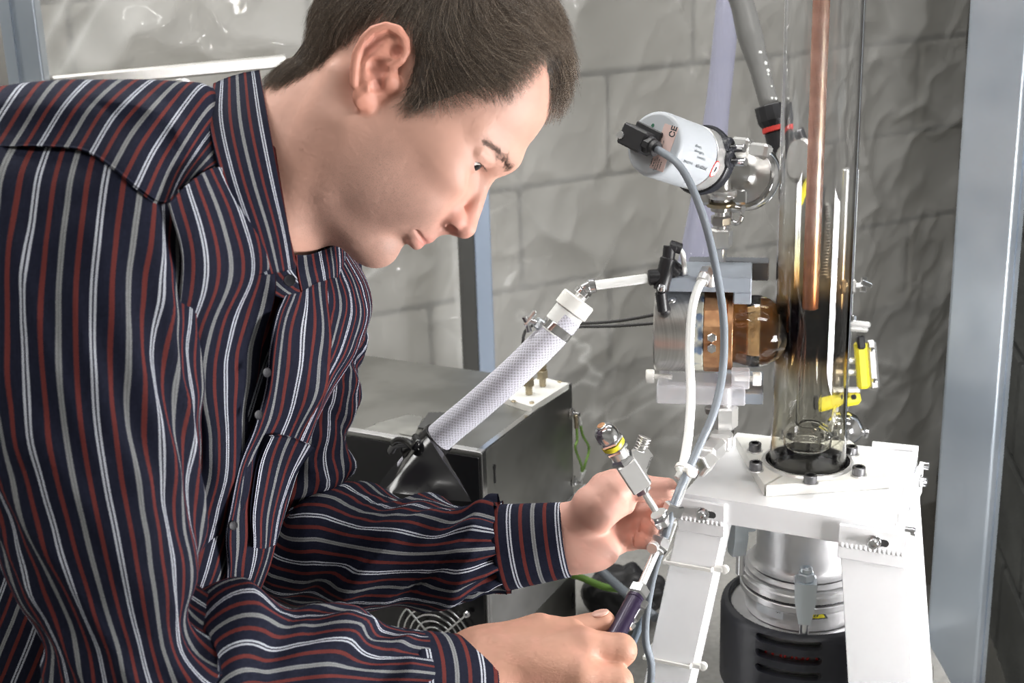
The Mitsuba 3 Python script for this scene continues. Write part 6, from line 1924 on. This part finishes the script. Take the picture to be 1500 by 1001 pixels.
fr_rows = [[(236, 298, .905), (262, 380, .918), (266, 470, None, .050), (254, 560, None, .0), (242, 680, None, .0), (228, 800, None, .0), (218, 890, None, .0)],
           [(262, 274, .928), (290, 370, .928), (292, 470, None, .043), (276, 570, None, .008), (262, 690, None, .006), (252, 810, None, .006), (246, 890, None, .01)],
           [(284, 258, .945), (316, 365, .945), (316, 470, None, .038), (304, 575, None, .020), (290, 690, None, .014), (276, 810, None, .012), (264, 890, None, .01)],
           [(304, 247, .965), (343, 360, .962), (340, 470, None, .030), (328, 580, None, .017), (312, 695, None, .013), (296, 815, None, .012), (282, 890, None, .01)],
           [(330, 250, .985), (366, 370, .976), (362, 470, None, .022), (350, 580, None, .012), (334, 695, None, .009), (316, 815, None, .008), (300, 890, None, .01)],
           [(352, 270, 1.00), (394, 405, .998), (390, 480, None, .014), (376, 580, None, .007), (360, 690, None, .004), (342, 790, None, .003), (326, 890, None, .003)]]
m, uv = patch([[J(*q) if len(q) == 3 else on_front(q[0], q[1], q[3]) for q in r] for r in fr_rows], 70, 110, .0018, .012, None)
drape(m, .0062, 130, 1.0)
part(shirt, 'front_panel', m, 'm_shirt', True, uv=uv)
lf_rows = [[(413, 432, 0.0200), (397, 472, 0.0200), (379, 560, 0.0210), (365, 650, 0.0250), (347, 730, 0.0240), (330, 800, 0.0190), (321, 852, 0.0180)],
           [(420, 431, 0.0215), (404, 473, 0.0215), (386, 562, 0.0260), (372, 652, 0.0260), (354, 732, 0.0250), (337, 802, 0.0240), (328, 852, 0.0190)],
           [(432, 428, 0.0190), (417, 476, 0.0190), (400, 566, 0.0190), (386, 656, 0.0190), (368, 736, 0.0180), (350, 806, 0.0180), (340, 854, 0.0170)],
           [(450, 420, 0.0140), (440, 480, 0.0140), (424, 566, 0.0150), (408, 656, 0.0150), (389, 737, 0.0150), (368, 810, 0.0150), (355, 856, 0.0150)],
           [(470, 411, 0.0120), (463, 480, 0.0120), (447, 560, 0.0140), (427, 650, 0.0150), (406, 736, 0.0150), (382, 814, 0.0150), (367, 858, 0.0140)],
           [(490, 402, 0.0100), (487, 468, 0.0100), (470, 548, 0.0120), (444, 630, 0.0140), (420, 726, 0.0140), (394, 814, 0.0140), (377, 860, 0.0130)]]
m, uv = patch([[on_front(*q) for q in r] for r in lf_rows], 60, 110, .0018, .0275, None)
drape(m, .0050, 115, 2.4)
part(shirt, 'front_panel', m, 'm_shirt', True, uv=uv)
col_rows = [
    [J(313, 124, 1.055), J(305, 170, 1.005), J(322, 250, .972), J(350, 330, .975), J(378, 403, .985)],
    [J(334, 115, 1.060), J(335, 180, 1.005), J(352, 260, .978), J(376, 335, .982), J(396, 402, .992)],
    [J(357, 108, 1.066), J(364, 180, 1.012), J(381, 262, .990), J(402, 340, .997), J(413, 398, 1.005)],
    [J(380, 104, 1.072), J(393, 180, 1.022), J(408, 266, 1.004), J(423, 345, 1.012), J(430, 393, 1.020)]]
m, uv = patch(col_rows, 40, 70, .002, .019, .066)
part(shirt, 'collar', m, 'm_shirt', 40 if False else True, uv=uv, label='pointed collar flap')
m, uv = patch([[J(375, 108, 1.09), J(398, 190, 1.035), J(412, 275, 1.020), J(426, 355, 1.03), J(440, 398, 1.05), J(470, 402, 1.09)],
               [J(340, 150, 1.08), J(352, 220, 1.02), J(368, 300, 1.005), J(392, 380, 1.015), J(430, 425, 1.035), J(462, 428, 1.085)],
               [J(310, 180, 1.06), J(316, 250, 1.00), J(338, 330, .985), J(376, 410, 1.00), J(420, 440, 1.03), J(458, 445, 1.085)]], 24, 60, .0016, .021)
part(shirt, 'neck_band', m, 'm_shirt', True, uv=uv)
m, uv = patch([[J(432, 374, 1.045), J(452, 374, 1.06), J(480, 364, 1.09), J(503, 352, 1.14), J(500, 330, 1.2)],
               [J(434, 398, 1.04), J(456, 396, 1.055), J(484, 388, 1.085), J(506, 374, 1.14), J(510, 350, 1.2)],
               [J(440, 428, 1.045), J(462, 415, 1.06), J(486, 408, 1.09), J(503, 400, 1.14), J(508, 370, 1.2)]], 24, 50, .002, .018)
part(shirt, 'collar', m, 'm_shirt', True, uv=np.stack([uv[:, 1], uv[:, 0]], -1))
# buttons and pocket
for x, y in ((390, 546), (378, 608), (341, 770)):
    p = on_front(x, y, .030); n = unit(-F * .75 + R * .6)
    part(shirt, 'button', lathe([(0, 0), (.0032, 0), (.0037, .0006), (.0034, .0013), (.0025, .0010), (0, .0010)], p, n, 20), 'm_button', label='small dark button')
n = unit(-F + R * .3)
part(shirt, 'button', lathe([(0, 0), (.0038, 0), (.0044, .001), (.0040, .0018), (.0030, .0014), (0, .0014)], J(424, 411, 1.014), n, 22), 'm_button', label='dark collar button')
pk = [[(393, 640), (387, 690), (380, 740), (368, 800)], [(413, 639), (407, 690), (397, 742), (380, 802)], [(436, 644), (424, 692), (411, 742), (389, 800)], [(464, 653), (443, 692), (424, 738), (400, 797)]]
m, uv = patch([[on_front(x, y, .027 if j else .032) for j, (x, y) in enumerate(r)] for r in pk], 30, 50, .0022, .030, None)
drape(m, .0050, 115, 2.4)
part(shirt, 'pocket', m, 'm_shirt', True, uv=uv)
# trousers and shoes (below the frame)
hip = J(-60, 1230, 1.2)
tr_ = man + '__trousers'
kz = hip[2]


def leg(yo, xo):
    a = hip + np.array([0, yo, .06]); k_ = np.array([hip[0] + xo * .5 + .03, hip[1] + yo, .50]); an = np.array([hip[0] + xo, hip[1] + yo * 1.1, .07])
    return hullchain([a, k_, an], [.105, .075, .060])


scene[tr_] = mikit.ply(unmanifold(leg(-.095, -.02) + leg(.095, .0) + hullchain([hip + np.array([0, -.08, .07]), hip + np.array([0, .08, .07])], [.125, .125])), 'm_trousers', 40); labels[tr_] = {'label': 'dark trousers'}
for yo, xo in ((-.095, -.02), (.095, .0)):
    an = np.array([hip[0] + xo, hip[1] + yo * 1.1, 0.0])
    part(man, 'shoe', unmanifold(hullchain([an + [-.05, 0, .045], an + [.05, 0, .05], an + [.15, 0, .034]], [.044, .046, .033])), 'm_black', True)
